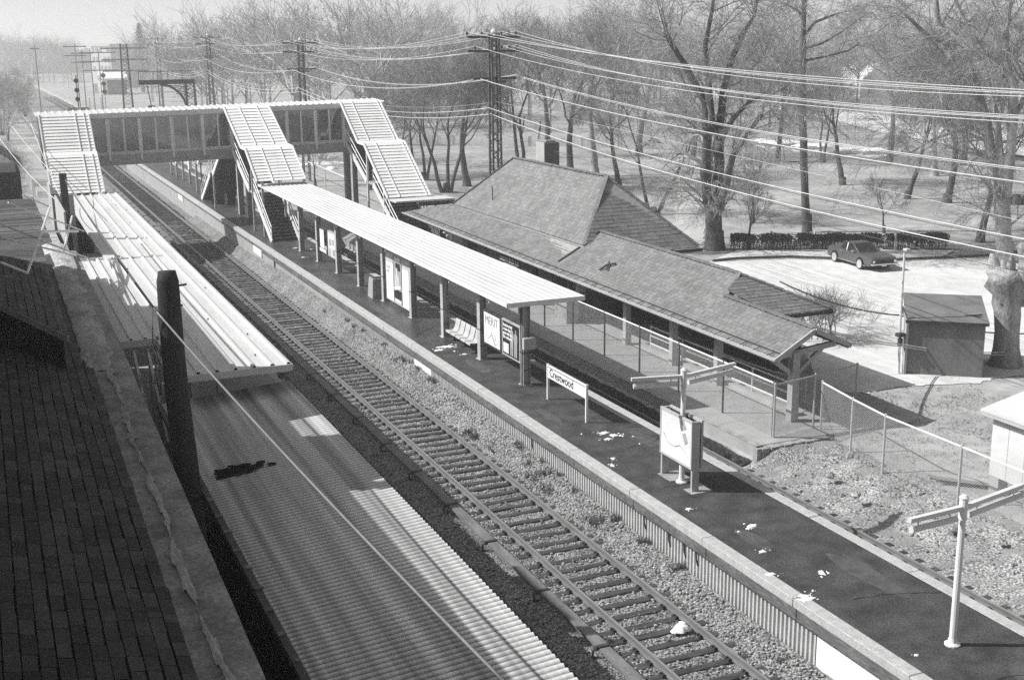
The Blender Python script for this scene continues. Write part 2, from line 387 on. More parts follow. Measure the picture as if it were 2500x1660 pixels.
# ------------------------------------------------------------------ near track
XL, XR = -2.75, -1.06
def rail_mb(x, y0, y1):
    prof = [(-.075,0),(-.075,.02),(-.012,.035),(-.012,.11),(-.036,.125),(-.036,.165),(.036,.165),(.036,.125),(.012,.11),(.012,.035),(.075,.02),(.075,0)]
    return MB().sweep([(u, w) for u, w in prof], (x, y0, RAILZ-.165), (x, y1, RAILZ-.165))
trk = thing('railway_track', 'bare two-rail track with timber sleepers on pale ballast beside the island platform', 'railway track', (-1.9, 15, RAILZ))
def make_rail(x, y0, y1, par):
    r = rail_mb(x, y0, y1).build('rail', M['rail'], par)
    MB().box(x-.03, x+.03, y0, y1, RAILZ+.001, RAILZ+.004).build('rail_head', M['railtop'], r)
    return r
r_a = make_rail(XL, 8, 460, trk); r_b = make_rail(XR, 8, 460, trk)
def sleeper_mb(x0, x1, y, z, w=.23):
    m = MB(); j = lambda s: (rng.random()-.5)*s
    n = 5; o = []
    for i in range(n+1):
        x = x0+(x1-x0)*i/n
        a, b = y-w/2+j(.03), y+w/2+j(.03); t = z+j(.02)
        o.append([(x, a, z-.16), (x, a+.01, t-.012), (x, a+.03, t), (x, b-.03, t+j(.01)), (x, b-.01, t-.012), (x, b, z-.16)])
    vs = sum(o, []); k = 6; fs = []
    for i in range(n):
        for q in range(k-1): fs.append((i*k+q, i*k+q+1, (i+1)*k+q+1, (i+1)*k+q))
    fs += [tuple(range(k))[::-1], tuple(n*k+q for q in range(k))]
    return m.add(vs, fs)
def plates(m, y):
    for x in (XL, XR):
        m.box(x-.17, x+.17, y-.09, y+.09, RAILZ-.168, RAILZ-.150)
        for sx in (-.12, .12):
            for sy in (-.05, .05): m.box(x+sx-.035, x+sx+.035, y+sy-.028, y+sy+.028, RAILZ-.15, RAILZ-.105)
far = MB(); pl = MB(); y = 9.0; n = 0
while y < 210:
    yy = y+(rng.random()-.5)*.14
    mbs = sleeper_mb(-3.2+(rng.random()-.5)*.12, -.60+(rng.random()-.5)*.16, yy, RAILZ-.17+(rng.random()-.5)*.015, .21+.05*rng.random())
    if yy > 15.6 and n < 100:
        s = mbs.build('sleeper', M['tie'], trk); n += 1
        pm = MB(); plates(pm, yy); pm.build('tie_plate', M['dark'], s)
    elif yy > 15: far.v, far.f = far.v+[], far.f; far.add(mbs.v, mbs.f); plates(pl, yy)
    y += .588
ss_ = far.build('sleepers', M['tie'], trk); ss_['kind'] = 'stuff'
pl.build('tie_plates', M['dark'], ss_)
# third rail with its timber cover boards on brackets
tr3 = thing('third_rail', 'timber-covered conductor rail on iron brackets along the left side of the track', 'third rail', (-3.62, 15, RAILZ))
MB().box(-3.66, -3.58, 9, 130, RAILZ-.12, RAILZ-.02).build('conductor', M['rail'], tr3)
y = 9.2
while y < 128:
    L_ = 3.0+.4*rng.random(); x = -3.62+(rng.random()-.5)*.03; z = RAILZ+.05+(rng.random()-.5)*.02
    if y > 12:
        m = MB().beam((x, y, z), (x, y+L_-.06, z+(rng.random()-.5)*.015), .27, .055); m.build('cover_board', M['cover'], tr3)
        b = MB().tube([(x-.02, y+.05, BED), (x-.26, y+.05, BED+.06), (x-.26, y+.05, z-.05), (x-.12, y+.05, z+.03)], .035, 5)
        b.box(x-.2, x+.15, y, y+.1, z-.05, z+.035); b.build('bracket', M['dark'], tr3)
    y += L_
# far track (the near rail is hidden behind the platform)
ft = thing('railway_track', 'second track in the dark bed between the island and the depot platform', 'railway track', (5.2, 15, RAILZ))
make_rail(4.33, 10, 460, ft); make_rail(6.0, 10, 460, ft)
m = MB(); y = 10
while y < 130:
    s = sleeper_mb(3.9, 6.5, y, RAILZ-.17); m.add(s.v, s.f)
    m.box(5.84, 6.16, y-.09, y+.09, RAILZ-.168, RAILZ-.15); y += .6
o = m.build('sleepers', M['tie'], ft); o['kind'] = 'stuff'
m = MB(); y = 10
while y < 90:
    m.box(5.86, 5.93, y-.05, y+.05, RAILZ-.15, RAILZ-.09); m.box(6.07, 6.14, y-.05, y+.05, RAILZ-.15, RAILZ-.09); y += .6
o = m.build('spikes', M['dark'], ft); o['kind'] = 'stuff'
# two more lines seen far up the cutting, left of the bridge
for xx, lab in ((-6.2, 'far track at the left of the cutting beyond the footbridge'),):
    f3 = thing('railway_track', lab, 'railway track', (xx, 120, RAILZ))
    make_rail(xx-.84, 104, 460, f3); make_rail(xx+.84, 104, 460, f3)

# ------------------------------------------------------------------ island platform
PW = 3.54
plat = thing('island_platform', 'long dark asphalt island platform with pale edges', 'platform', (1.77, 30, 0), kind='structure')
YA, YB, YC = 9.0, 74.6, 190.0
MB().box(.33, PW-.33, YA, 45.0, -.25, .0).build('deck', M['asphalt'], plat)
MB().box(.33, PW-.33, 45.0, 150, -.25, .0).build('deck', M['asphaltwet'], plat)
def edging(x0, x1, y0, y1, step):
    m = MB(); y = y0
    while y < y1:
        L_ = step; j = (rng.random()-.5)*.012
        m.bevbox(x0+j, x1+j, y, min(y+L_-.02, y1), -.2, .006+(rng.random()-.5)*.008, .012); y += L_
    return m
edging(0, .33, YA, 150, 3.7).build('edging', M['edging'], plat)
edging(PW-.33, PW, YA, 150, 3.7).build('edging', M['edging'], plat)
m = MB(); y = YA
while y < 72:
    L_ = 3.66; m.bevbox(.015, .2, y, y+L_-.03, -.47, -.2, .01); y += L_
m.build('edge_beam', M['beam'], plat)
MB().box(.02, .25, 72, 150, -.34, -.2).build('edge_beam', M['beam'], plat)
# ribbed sheet wall with plain inspection panels
def ribbed(y0, y1):
    m = MB(); y = y0; p = .155; prof = []
    while y < y1:
        for dy, d in ((0,.0),(.062,.0),(.085,.05),(.132,.05)): prof.append((y+dy, d))
        y += p
    n = len(prof); vs = [(.2+d, yy, -1.7) for yy, d in prof]+[(.2+d, yy, -.44) for yy, d in prof]
    return m.add(vs, [(i, i+1, i+1+n, i+n) for i in range(n-1)])
ygap = [gx(1860, 1560, .2).y, gx(1012, 880, .2).y]
yp0 = gx(1988, 1640, .2).y
ribbed(yp0, gx(1052, 910, .2).y).build('ribbed_wall', M['panelr'], plat)
ribbed(gx(1010, 880, .2).y, gx(800, 735, .2).y).build('ribbed_wall', M['panelr'], plat)
MB().box(.21, .3, yp0-4, yp0-.02, -1.7, -.45).build('plain_panel', M['panelw'], plat)
MB().box(.21, .3, gx(1052, 910, .2).y+.03, gx(1010, 880, .2).y-.03, -1.7, -.45).build('plain_panel', M['panelw'], plat)
MB().box(.22, .3, gx(800, 735, .2).y+.02, 72, -1.7, -.45).build('concrete_wall', M['concrete'], plat)
MB().box(.12, .3, 72, 150, -1.7, -.3).build('concrete_wall', M['concrete'], plat)
MB().box(PW-.4, PW-.2, YA, 150, -1.7, -.2).build('concrete_wall', M['concreted'], plat)
for a, b in (((620,607),(640,625)), ((436,478),(447,488))):
    p0 = gx(a[0], a[1], .1); p1 = gx(b[0], b[1], .1)
    MB().box(.06, .11, p1.y, p0.y, -.85, -.3).build('plain_panel', M['panelw'], plat)
# worn patches and cracks in the asphalt
M['patch'] = mat('asphalt_patch', .078, .85, .35, 3, fine=.4, fscale=30); M['crack'] = mat('asphalt_crack', .02, .9, .3, 5)
pm2 = MB()
for (x, y, w, l) in ((2.3,20.5,.7,2.6),(1.1,23.2,.5,1.4),(2.6,30.4,.6,3.2),(.9,34.6,.4,2.0),(2.2,15.2,1.0,1.6),(1.2,41.5,.6,2.2),(2.7,47.5,.5,3.5),(.9,53,.5,3),(2.4,62,.8,4)):
    n_ = 22; pm2.add([(x+w*.5*math.cos(6.2832*i/n_)*(.8+.4*rng.random()), y+l*.5*math.sin(6.2832*i/n_)*(.8+.4*rng.random()), .004) for i in range(n_)], [tuple(range(n_))])
pm2.build('worn_patch', M['patch'], plat)
cm2 = MB()
for k in range(20):
    x, y = .5+2.5*rng.random(), 13+50*rng.random(); a_ = rng.choice((0, 1.57))+(rng.random()-.5)*.7
    for q in range(14):
        a_ += (rng.random()-.5)*.9; L_ = .10+.12*rng.random(); x2, y2 = x+L_*math.cos(a_), y+L_*math.sin(a_)
        if not (.4 < x2 < PW-.4): break
        w_ = .006+.006*rng.random(); nx_, ny_ = -math.sin(a_)*w_, math.cos(a_)*w_
        cm2.add([(x+nx_,y+ny_,.008),(x-nx_,y-ny_,.008),(x2-nx_,y2-ny_,.008),(x2+nx_,y2+ny_,.008)], [(0,1,2,3)]); x, y = x2, y2
cm2.build('crack', M['crack'], plat)
# cracks, stains and pipes on the wall
m = MB()
for px, py in ((1100+1395/2.614, 1060+650/2.614), (1100+1492/2.614, 1060+740/2.614), (1100+1240/2.614,1060+500/2.614), (1300,1110), (1700,1390)):
    p = gx(px, py, .19); m.tube([(.17, p.y, -.5), (.15, p.y-.05, -.78), (.19, p.y-.07, -.95)], .022, 5)
m.build('drip_pipe', M['dark'], plat)
# melting snow and meltwater scuffs
sn = MB()
def blob(c, r, sx=1.0, sy=1.0, h=.03, n=11, mbx=None):
    q = mbx or sn; rr = random.Random(int(c[0]*911+c[1]*77)); k = [r*(.55+.65*rr.random()) for _ in range(n)]
    o = [(c[0], c[1], c[2]+h)]; ring = []; mid = []
    for i in range(n):
        t = 2*math.pi*i/n; ring.append((c[0]+sx*k[i]*math.cos(t), c[1]+sy*k[i]*math.sin(t), c[2]+.001))
        mid.append((c[0]+.6*sx*k[i]*math.cos(t), c[1]+.6*sy*k[i]*math.sin(t), c[2]+h*.85))
    vs = o+mid+ring; fs = [(0, 1+i, 1+(i+1)%n) for i in range(n)]+[(1+i, 1+n+i, 1+n+(i+1)%n, 1+(i+1)%n) for i in range(n)]
    q.add(vs, fs)
for px, py, r, sx in ((1474,1057,.16,1.6),(1498,1063,.15,1.5),(1485,1072,.12,1.6),(1515,1064,.08,1),(1496,1120,.12,.8),(1496,1137,.13,.8),(1681,1243,.11,1.3),
    (1836,1283,.13,1.5),(1803,1298,.05,1),(1827,1290,.08,1.6),(1862,1346,.10,1.5),(1881,1402,.10,2),(2007,1400,.15,.8),(2006,1396,.10,.7),(1960,1455,.14,1.2),
    (1972,1462,.12,2.4),(1985,1443,.05,1),(2237,1600,.06,1),(1562,1084,.04,1),(1545,1066,.05,1),(1420,1060,.04,1),
    (1086,847,.22,2.2),(1071,855,.16,1.5),(1111,858,.07,1.3),(1134,865,.11,1.6),(1100,846,.17,1.4),(722,606,.12,2),(760,609,.08,1.5),(740,629,.10,2)):
    p = gz(px, py, 0); r *= .72; blob((p.x, p.y, .004), r, sx, 1, .025, 15)
    for q in range(int(3+r*40)):
        a_ = 6.28*rng.random(); d_ = r*(1.0+1.3*rng.random()); blob((p.x+d_*sx*math.cos(a_), p.y+d_*math.sin(a_), .003), r*(.08+.22*rng.random()), 1.3, 1, .012, 8)
sw = sn.build('snow', M['snow'], None, True); tag(sw, kind='stuff')
# a white bag lying between the rails
p = gz(1662, 1538, RAILZ-.12); m = MB(); blob((p.x, p.y, p.z), .22, 1.1, 1, .13, 17, m); blob((p.x+.1, p.y+.08, p.z+.05), .11, 1, 1.2, .11, 9, m)
tag(m.build('plastic_bag', M['snow'], None, True), 'crumpled white bag lying on the sleepers beside the right rail', 'bag')
# ================================================================== ON THE ISLAND
CX = 1.78
U, V = (0,-1,0), (0,0,1)            # reading direction and up of boards that face the near track
can = thing('platform_canopy', 'long flat white ribbed canopy on one row of posts on the island platform', 'canopy', (CX, 56, 0))
c0 = (.88, 37.95, 3.14); c1 = (3.86, 37.9, 3.14)
f0 = gx(627.5, 451.5, .75); f1 = gx(738.5, 436, 3.75)
def canz(y): return 3.14+(f0.z-3.14)*(y-37.9)/(f0.y-37.9)
def ribroof(x0, x1, y0, y1, zf, pitch, rib, h, skew=None):
    prof = []; x = x0
    while x < x1-.01:
        w = min(pitch, x1-x)
        prof += [(x, 0), (x+w-rib*2, 0), (x+w-rib*1.6, h), (x+w-rib*.6, h), (x+w-rib*.2, 0)]; x += pitch
    prof.append((x1, 0)); n = len(prof); vs = []
    for y in (y0, y1):
        vs += [(u, y, zf(y)+w) for u, w in prof]
    m = MB().add(vs, [(i, i+1, i+1+n, i+n) for i in range(n-1)])
    m.add([(x0,y0,zf(y0)-.05),(x1,y0,zf(y0)-.05),(x1,y1,zf(y1)-.05),(x0,y1,zf(y1)-.05)], [(3,2,1,0)])
    return m
yf = f0.y+.3
ribroof(.88, 3.86, 37.95, yf, canz, .3, .05, .022).build('roof_sheet', M['white'], can)
m = MB()
m.beam((.86, 37.93, canz(37.9)-.06), (3.88, 37.93, canz(37.9)-.06), .05, .17)
m.beam((.86, 37.9, canz(37.9)-.05), (.86, yf, canz(yf)-.05), .04, .14); m.beam((3.88, 37.9, canz(37.9)-.05), (3.88, yf, canz(yf)-.05), .04, .14)
m.build('fascia', M['whitepaint'], can)
COLY = [38.45+4.13*k for k in range(9)]
for k, y in enumerate(COLY):
    h = canz(y)-.2
    c = MB().box(CX-.14, CX-.125, y-.15, y+.15, 0, h).box(CX+.125, CX+.14, y-.15, y+.15, 0, h).box(CX-.125, CX+.125, y-.012, y+.012, 0, h)
    c.box(CX-.2, CX+.2, y-.2, y+.2, 0, .02)
    p = c.build('post', M['steel'], can)
    MB().box(CX-.142, CX-.132, y-.16, y+.16, 1.18, 1.22).box(CX-.15, CX+.15, y-.165, y-.155, 1.18, 1.22).box(CX-.145, CX+.145, y-.158, y-.15, .55, .58).build('strap', M['dark'], p)
    MB().beam((.98, y, h+.06), (3.76, y, h+.06), .1, .16).build('cross_beam', M['steel'], can)
MB().beam((CX, 38.2, canz(38)-.14), (CX, yf, canz(yf)-.14), .16, .17).build('ridge_beam', M['steel'], can)
m = MB()
for k, y in enumerate(COLY[:7]):
    m.box(1.02, 1.1, y+1.5, y+1.55, canz(y)-.35, canz(y)-.08)
m.build('hanger', M['whitepaint'], can)
# meter box and conduits on the end post
y = COLY[0]
eb = thing('meter_box', 'grey electrical box strapped to the near end post of the white canopy', 'electrical box', (CX, y-.25, 1.2))
MB().bevbox(CX-.22, CX+.24, y-.40, y-.17, 1.38, 1.80, .015).build('box_body', M['steel'], eb)
MB().box(CX-.19, CX+.21, y-.408, y-.401, 1.41, 1.77).build('box_door', M['steeld'], eb)
m = MB()
for dx in (-.20, -.26): m.tube([(CX+dx, y-.2, 0), (CX+dx+.01, y-.19, 1.5), (CX+dx, y-.18, 2.85)], .022, 6)
m.tube([(CX, y-.3, 1.80), (CX, y-.28, 2.1)], .02, 6)
m.build('conduit', M['dark'], eb)

# ------------------------------------------------------------------ boards between the posts
def board(name, label, y_far, y_near, z0, z1, frame='dark', x=CX, t=.07):
    r = thing(name, label, 'advertising panel' if name != 'notice_board' else 'notice board', (x, (y_far+y_near)/2, z0))
    b = .07
    m = MB().box(x-t, x+t, y_near, y_far, z1-b, z1).box(x-t, x+t, y_near, y_far, z0, z0+b).box(x-t, x+t, y_near, y_near+b, z0+b, z1-b).box(x-t, x+t, y_far-b, y_far, z0+b, z1-b)
    m.build('frame', M[frame], r)
    return r
def sheet(r, x, yf_, yn, z0, z1, matn, name='poster', out=.0):
    return MB().box(x-.075-out, x-.06, yn, yf_, z0, z1).build(name, M[matn], r)
xs_ = CX-.078
a1 = board('advertising_panel', 'white cigarette poster panel beside the end post under the canopy', 42.25, 40.52, .72, 2.06, 'dark')
sheet(a1, CX, 42.15, 40.62, .8, 1.99, 'panelw')
text_part('lettering', 'MERIT', (xs_-.002, 42.05, 1.58), U, V, .46, M['inkg'], a1)
m = MB()
for (p, q, w) in (((42.0,1.25),(41.85,1.02),.03), ((41.8,1.0),(41.45,1.18),.025), ((41.45,1.3),(41.05,.86),.09), ((41.1,1.32),(41.0,1.05),.05), ((40.95,.9),(40.75,1.05),.02)):
    m.beam((xs_-.003, p[0], p[1]), (xs_-.003, q[0], q[1]), w, .004, (1,0,0))
m.build('cigarette_picture', M['inkg'], a1)
a2 = board('advertising_panel', 'black poster panel with white text and two standing figures, nearest the canopy end', 40.42, 38.74, .72, 2.08, 'steel')
sheet(a2, CX, 40.34, 38.82, .78, 2.02, 'ink')
for k, (s, z) in enumerate((("Smokers find", 1.84), ("a taste that", 1.69), ("goes with the", 1.54), ("life outdoors", 1.39))):
    text_part('lettering', s, (xs_-.004, 40.26, z), U, V, .155, M['panelw'], a2, bold=.006)
MB().box(xs_-.008, xs_-.003, 39.75, 40.25, .85, 1.22).build('picture', M['posterp'], a2)
m = MB()
for y0, s in ((39.45, 1.0), (39.1, .93)):
    zb = .84
    m.add([(xs_-.006, y0+dy*s, zb+z*s) for dy, z in ((-.10,0),(.02,0),(.03,.45),(.06,.0),(.16,0),(.15,.55),(.17,.75),(.14,.92),(.05,.97),(.06,1.1),(-.04,1.1),(-.03,.97),(-.13,.9),(-.16,.7),(-.12,.5))], [tuple(range(15))])
m.build('figures', M['inkg'], a2)
# tall three-leaf panel
a3 = board('advertising_panel', 'tall three-leaf poster panel with a dark picture in its middle leaf behind the waste bin', 54.55, 50.85, .22, 2.62, 'steel')
sheet(a3, CX, 54.45, 53.4, .28, 2.05, 'panelw'); sheet(a3, CX, 54.45, 53.4, 2.06, 2.5, 'postert')
sheet(a3, CX, 52.1, 50.95, .28, 2.05, 'panelw'); sheet(a3, CX, 52.1, 50.95, 2.06, 2.5, 'postert')
sheet(a3, CX, 53.32, 52.2, .28, 2.5, 'inkg')
m = MB().box(xs_-.006, xs_-.001, 52.3, 53.2, 2.25, 2.45).build('caption', M['posterp'], a3)
m = MB().box(xs_-.006, xs_-.001, 52.35, 53.0, 1.85, 2.18).box(xs_-.006, xs_-.001, 52.24, 53.28, .5, .92); m.build('dark_block', M['ink'], a3)
m = MB().add([(xs_-.008, y_, z_) for y_, z_ in ((53.2,.95),(53.15,1.5),(52.95,1.7),(52.98,1.95),(52.75,1.95),(52.7,1.68),(52.45,1.5),(52.4,.95))], [tuple(range(8))])
m.build('figure', M['postert'], a3)
MB().beam((xs_-.01, 53.22, .92), (xs_-.01, 52.3, 1.12), .14, .004, (1,0,0)).build('white_band', M['panelw'], a3)
text_part('lettering', 'LIGHT\n100s', (xs_-.004, 54.35, 1.75), U, V, .2, M['inkg'], a3)
MB().box(xs_-.006, xs_-.002, 52.3, 53.2, .32, .46).build('caption', M['posterp'], a3)
# notice boards further along
n1 = board('notice_board', 'dark framed notice board with a blank white sheet, farther pair of boards under the canopy', 66.9, 65.25, .68, 2.1, 'dark')
sheet(n1, CX, 66.75, 65.9, .95, 1.98, 'panelw'); sheet(n1, CX, 66.9, 65.5, .72, .9, 'panelw')
n2 = board('notice_board', 'pale timetable board pinned with small papers beside the blank white sheet', 65.1, 63.4, .68, 2.1, 'steel')
sheet(n2, CX, 65.0, 63.5, .75, 2.02, 'posterp')
m = MB()
for yy, z, w, h in ((64.6,1.5,.3,.35),(64.0,1.55,.35,.3),(63.9,1.0,.4,.35),(64.7,.95,.25,.4)): m.box(xs_-.006, xs_-.001, yy-w/2, yy+w/2, z-h/2, z+h/2)
m.build('paper', M['inkg'], n2)
# ------------------------------------------------------------------ waste bin
bn = thing('waste_bin', 'square tapered concrete waste bin left of the tall poster panel', 'waste bin', (1.75, 56.1, 0))
def taper(cx, cy_, h, b, t):
    vs = [(cx+sx*b, cy_+sy*b, 0) for sx, sy in ((-1,-1),(1,-1),(1,1),(-1,1))]+[(cx+sx*t, cy_+sy*t, h) for sx, sy in ((-1,-1),(1,-1),(1,1),(-1,1))]
    ti = t-.07
    vs += [(cx+sx*ti, cy_+sy*ti, h) for sx, sy in ((-1,-1),(1,-1),(1,1),(-1,1))]+[(cx+sx*ti, cy_+sy*ti, h-.25) for sx, sy in ((-1,-1),(1,-1),(1,1),(-1,1))]
    f = []
    for a in (0, 4, 8):
        for i in range(4): f.append((a+i, a+(i+1)%4, a+4+(i+1)%4, a+4+i))
    f.append((12,13,14,15)); return MB().add(vs, f)
taper(1.75, 56.1, .95, .40, .33).build('bin_shell', M['concrete'], bn)
m = MB()
for k in range(7): m.box(1.5+.07*k, 1.57+.07*k, 55.9+.1*(k%3), 56.1+.1*(k%3), .86, .90+.03*(k%2))
m.build('rubbish', M['dark'], bn)
# ------------------------------------------------------------------ bench of moulded seats
be = thing('platform_bench', 'row of pale moulded seats on black legs under the canopy', 'bench', (1.85, 44.8, 0))
prof = [(-.27,.40),(-.24,.43),(-.05,.41),(.07,.42),(.13,.50),(.18,.70),(.23,.88),(.26,.885)]
for k in range(5):
    y0 = 43.35+.56*k
    m = MB(); n = len(prof)
    ys_ = [y0+.012, y0+.05, y0+.50, y0+.54]; lift = [.025, 0, 0, .025]
    vs = [(1.85+u, yy, z+l) for yy, l in zip(ys_, lift) for u, z in prof]
    for j in range(3):
        for i in range(n-1): m.f.append((j*n+i, j*n+i+1, (j+1)*n+i+1, (j+1)*n+i))
    m.v = vs
    e = len(m.v); m.v += [(x, yy, z-.03) for x, yy, z in vs]
    for j in range(3):
        for i in range(n-1): m.f.append((e+j*n+i, e+(j+1)*n+i, e+(j+1)*n+i+1, e+j*n+i+1))
    s = m.build('seat', M['steel'], be, True)
    MB().tube([(1.85+u-.01, y0+.003, z+.02) for u, z in prof], .014, 5).build('edge_strip', M['ink'], s)
MB().beam((1.88, 43.3, .34), (1.88, 46.2, .34), .08, .07).build('rail', M['dark'], be)
for yy in (43.5, 44.7, 45.9):
    MB().box(1.83, 1.93, yy-.035, yy+.035, 0, .33).box(1.68, 2.08, yy-.035, yy+.035, 0, .035).build('leg', M['dark'], be)
# ------------------------------------------------------------------ station name sign
sg = thing('station_sign', 'white name sign on two posts standing on the open platform beyond the canopy', 'station sign', (1.72, 34.95, 0))
for yy in (33.47, 36.4): MB().box(1.68, 1.76, yy-.035, yy+.035, 0, 1.27).build('post', M['whitepaint'], sg)
MB().box(1.69, 1.75, 33.51, 36.36, .80, 1.17).build('name_board', M['panelw'], sg)
MB().box(1.685, 1.755, 33.51, 36.36, 1.172, 1.20).build('top_strip', M['ink'], sg)
MB().box(1.675, 1.765, 33.47, 36.4, 1.202, 1.235).build('cap_rail', M['whitepaint'], sg)
text_part('lettering', 'Crestwood', (1.688, 36.22, .885), U, V, .40, M['ink'], sg, bold=.004)
# ------------------------------------------------------------------ freestanding poster stand
bs = thing('poster_stand', 'double-faced poster stand with a pale picture wrapped around the lamp post', 'poster stand', (1.62, 27.4, 0))
bx0, bx1, by0, by1 = 1.44, 1.74, 26.62, 28.30
for xx in (bx0+.06,):
    for yy in (by0+.04, by1-.04): MB().box(xx-.05, xx+.17, yy-.035, yy+.035, 0, 1.98).build('leg', M['steel'], bs)
for xx, d in ((bx0, -1), (bx1, 1)):
    fr = MB().box(xx-.03, xx+.03, by0, by1, 1.93, 2.0).box(xx-.03, xx+.03, by0, by1, .64, .70).box(xx-.03, xx+.03, by0, by0+.05, .70, 1.93).box(xx-.03, xx+.03, by1-.05, by1, .70, 1.93)
    fo = fr.build('frame', M['steel'], bs)
    MB().box(xx-.02, xx+.02, by0+.05, by1-.05, .70, 1.93).build('panel', M['posterp'] if d < 0 else M['dark'], bs)
xf = bx0-.022
m = MB().add([(xf-.002, y_, z_) for y_, z_ in ((28.24,.72),(28.24,1.1),(28.0,1.22),(27.75,1.02),(27.5,1.0),(27.1,1.12),(26.7,.95),(26.7,.72))], [tuple(range(8))])
m.build('poster_picture', M['panelw'], bs)
m = MB().tube([(xf-.003, y_, z_) for y_, z_ in ((28.1,1.3),(27.95,1.12),(27.8,1.06),(27.5,1.05),(27.25,1.16),(27.0,1.06),(26.75,.92))], .012, 4)
m.build('poster_outline', M['inkg'], bs)
MB().beam((xf-.003, 27.15, 1.9), (xf-.003, 26.98, 1.68), .16, .003, (1,0,0)).beam((xf-.003, 27.05, 1.55), (xf-.003, 26.9, 1.3), .17, .003, (1,0,0)).build('poster_block', M['inkg'], bs)
MB().box(1.35, 2.0, 26.45, 26.9, .002, .012).box(1.35, 2.0, 27.6, 28.3, .002, .012).build('footing', M['concreted'], bs)
# ------------------------------------------------------------------ fluorescent platform lamps
def lamp(x, y, z, label, l_end, r_end):
    t = thing('platform_lamp', label, 'lamp post', (x, y, 0), 'double-arm lamps on the island platform')
    MB().tube([(x, y, 0), (x, y, z-.25)], [.075, .068], 12).tube([(x, y, z-.25), (x, y, z+.18)], [.085, .085], 12).lathe((x, y, z+.18), [(.09,0),(.095,.03),(.05,.08),(0,.09)], 12).build('pole', M['whitepaint'], t, False)
    MB().lathe((x, y, 0), [(.16,0),(.16,.03),(.1,.07),(.08,.16)], 12).build('foot', M['whitepaint'], t)
    for e in (l_end, r_end):
        e = Vector(e); s = Vector((x, y, e.z)); d = (e-s).normalized()
        a = MB().beam(s+d*.05, e, .10, .09).build('arm', M['lamp'], t)
        q0 = s+d*.18+Vector((0,0,-.2)); q1 = e-d*.06+Vector((0,0,-.2))
        MB().tube([q0, q1], .07, 8).build('light_fitting', M['lamp'], a)
        m = MB()
        for f in (.15, .85): c = q0.lerp(q1, f); m.tube([c, c+Vector((0,0,.2))], .018, 5)
        m.build('hanger', M['lamp'], a)
lamp(1.61, 27.42, 3.02, 'pale double-arm lamp post rising out of the poster stand', (.17, 27.76, 3.05), (3.6, 27.95, 3.05))
lamp(1.65, 17.02, 2.95, 'pale double-arm lamp post standing alone on the bare near end of the platform', (.23, 16.93, 2.95), (3.63, 17.45, 2.95))
# small signs and posts of the platform beyond the footbridge
for k, (px, py, pt) in enumerate(((483,468,405),(465,448,402),(449,440,400),(433,432,398),(420,424,397))):
    b = gz(px, py, 0); z = 2.4
    t = thing('platform_post', 'slim grey post on the island platform beyond the footbridge', 'post', (b.x, b.y, 0), 'posts on the far part of the platform')
    MB().box(b.x-.09, b.x+.09, b.y-.09, b.y+.09, 0, z).build('shaft', M['steel'], t)
    if k % 2 == 1: MB().box(b.x-.14, b.x+.14, b.y-.7, b.y-.1, 1.3, 2.2).build('sign_plate', M['panelw'], t)
b = gz(485, 455, 0)
t = thing('signal_lamp', 'dark round-headed lamp on a short post beyond the footbridge stairs', 'lamp', (b.x+.3, b.y, 0))
MB().tube([(b.x+.3, b.y, 0), (b.x+.3, b.y, 2.3)], .06, 8).build('pole', M['dark'], t)
MB().lathe((b.x+.3, b.y, 2.3), [(0,0),(.35,.1),(.42,.45),(.35,.85),(0,.95)], 10).build('head', M['dark'], t)
# ================================================================== FOOTBRIDGE
YB0, YB1 = 87.7, 90.3
fb = thing('footbridge', 'covered glazed footbridge with white roofs crossing the tracks', 'footbridge', (0, 89, 0))
def zt(x, z): return z+.012*(x)          # the deck climbs very slightly to the right
X0, X1 = -11.6, 12.2
def xbeam(x0, x1, y, z0, z1, w): # long member along x with height z0..z1
    return MB().add([(x0,y-w/2,zt(x0,z0)),(x0,y+w/2,zt(x0,z0)),(x0,y+w/2,zt(x0,z1)),(x0,y-w/2,zt(x0,z1)),
                     (x1,y-w/2,zt(x1,z0)),(x1,y+w/2,zt(x1,z0)),(x1,y+w/2,zt(x1,z1)),(x1,y-w/2,zt(x1,z1))],
                    [(0,3,2,1),(4,5,6,7),(0,1,5,4),(1,2,6,5),(2,3,7,6),(3,0,4,7)])
m = xbeam(X0, X1, YB0, 4.3, 5.0, .22); n_ = xbeam(X0, X1, YB1, 4.3, 5.0, .22); m.add(n_.v, n_.f)
m.build('girder', M['steeld'], fb)
m = xbeam(X0, X1, (YB0+YB1)/2, 4.95, 5.04, 2.4); m.build('floor', M['concreted'], fb)
for y in (YB0-.03, YB1+.03): xbeam(X0, X1, y, 5.005, 5.22, .2).build('sill', M['lamp'], fb)
for y in (YB0-.03, YB1+.03): xbeam(X0, X1, y, 7.42, 7.50, .16).build('head_rail', M['steel'], fb)
xbeam(X0-.3, X1+.1, YB0-.12, 7.5, 7.82, .12).build('fascia', M['whitepaint'], fb)
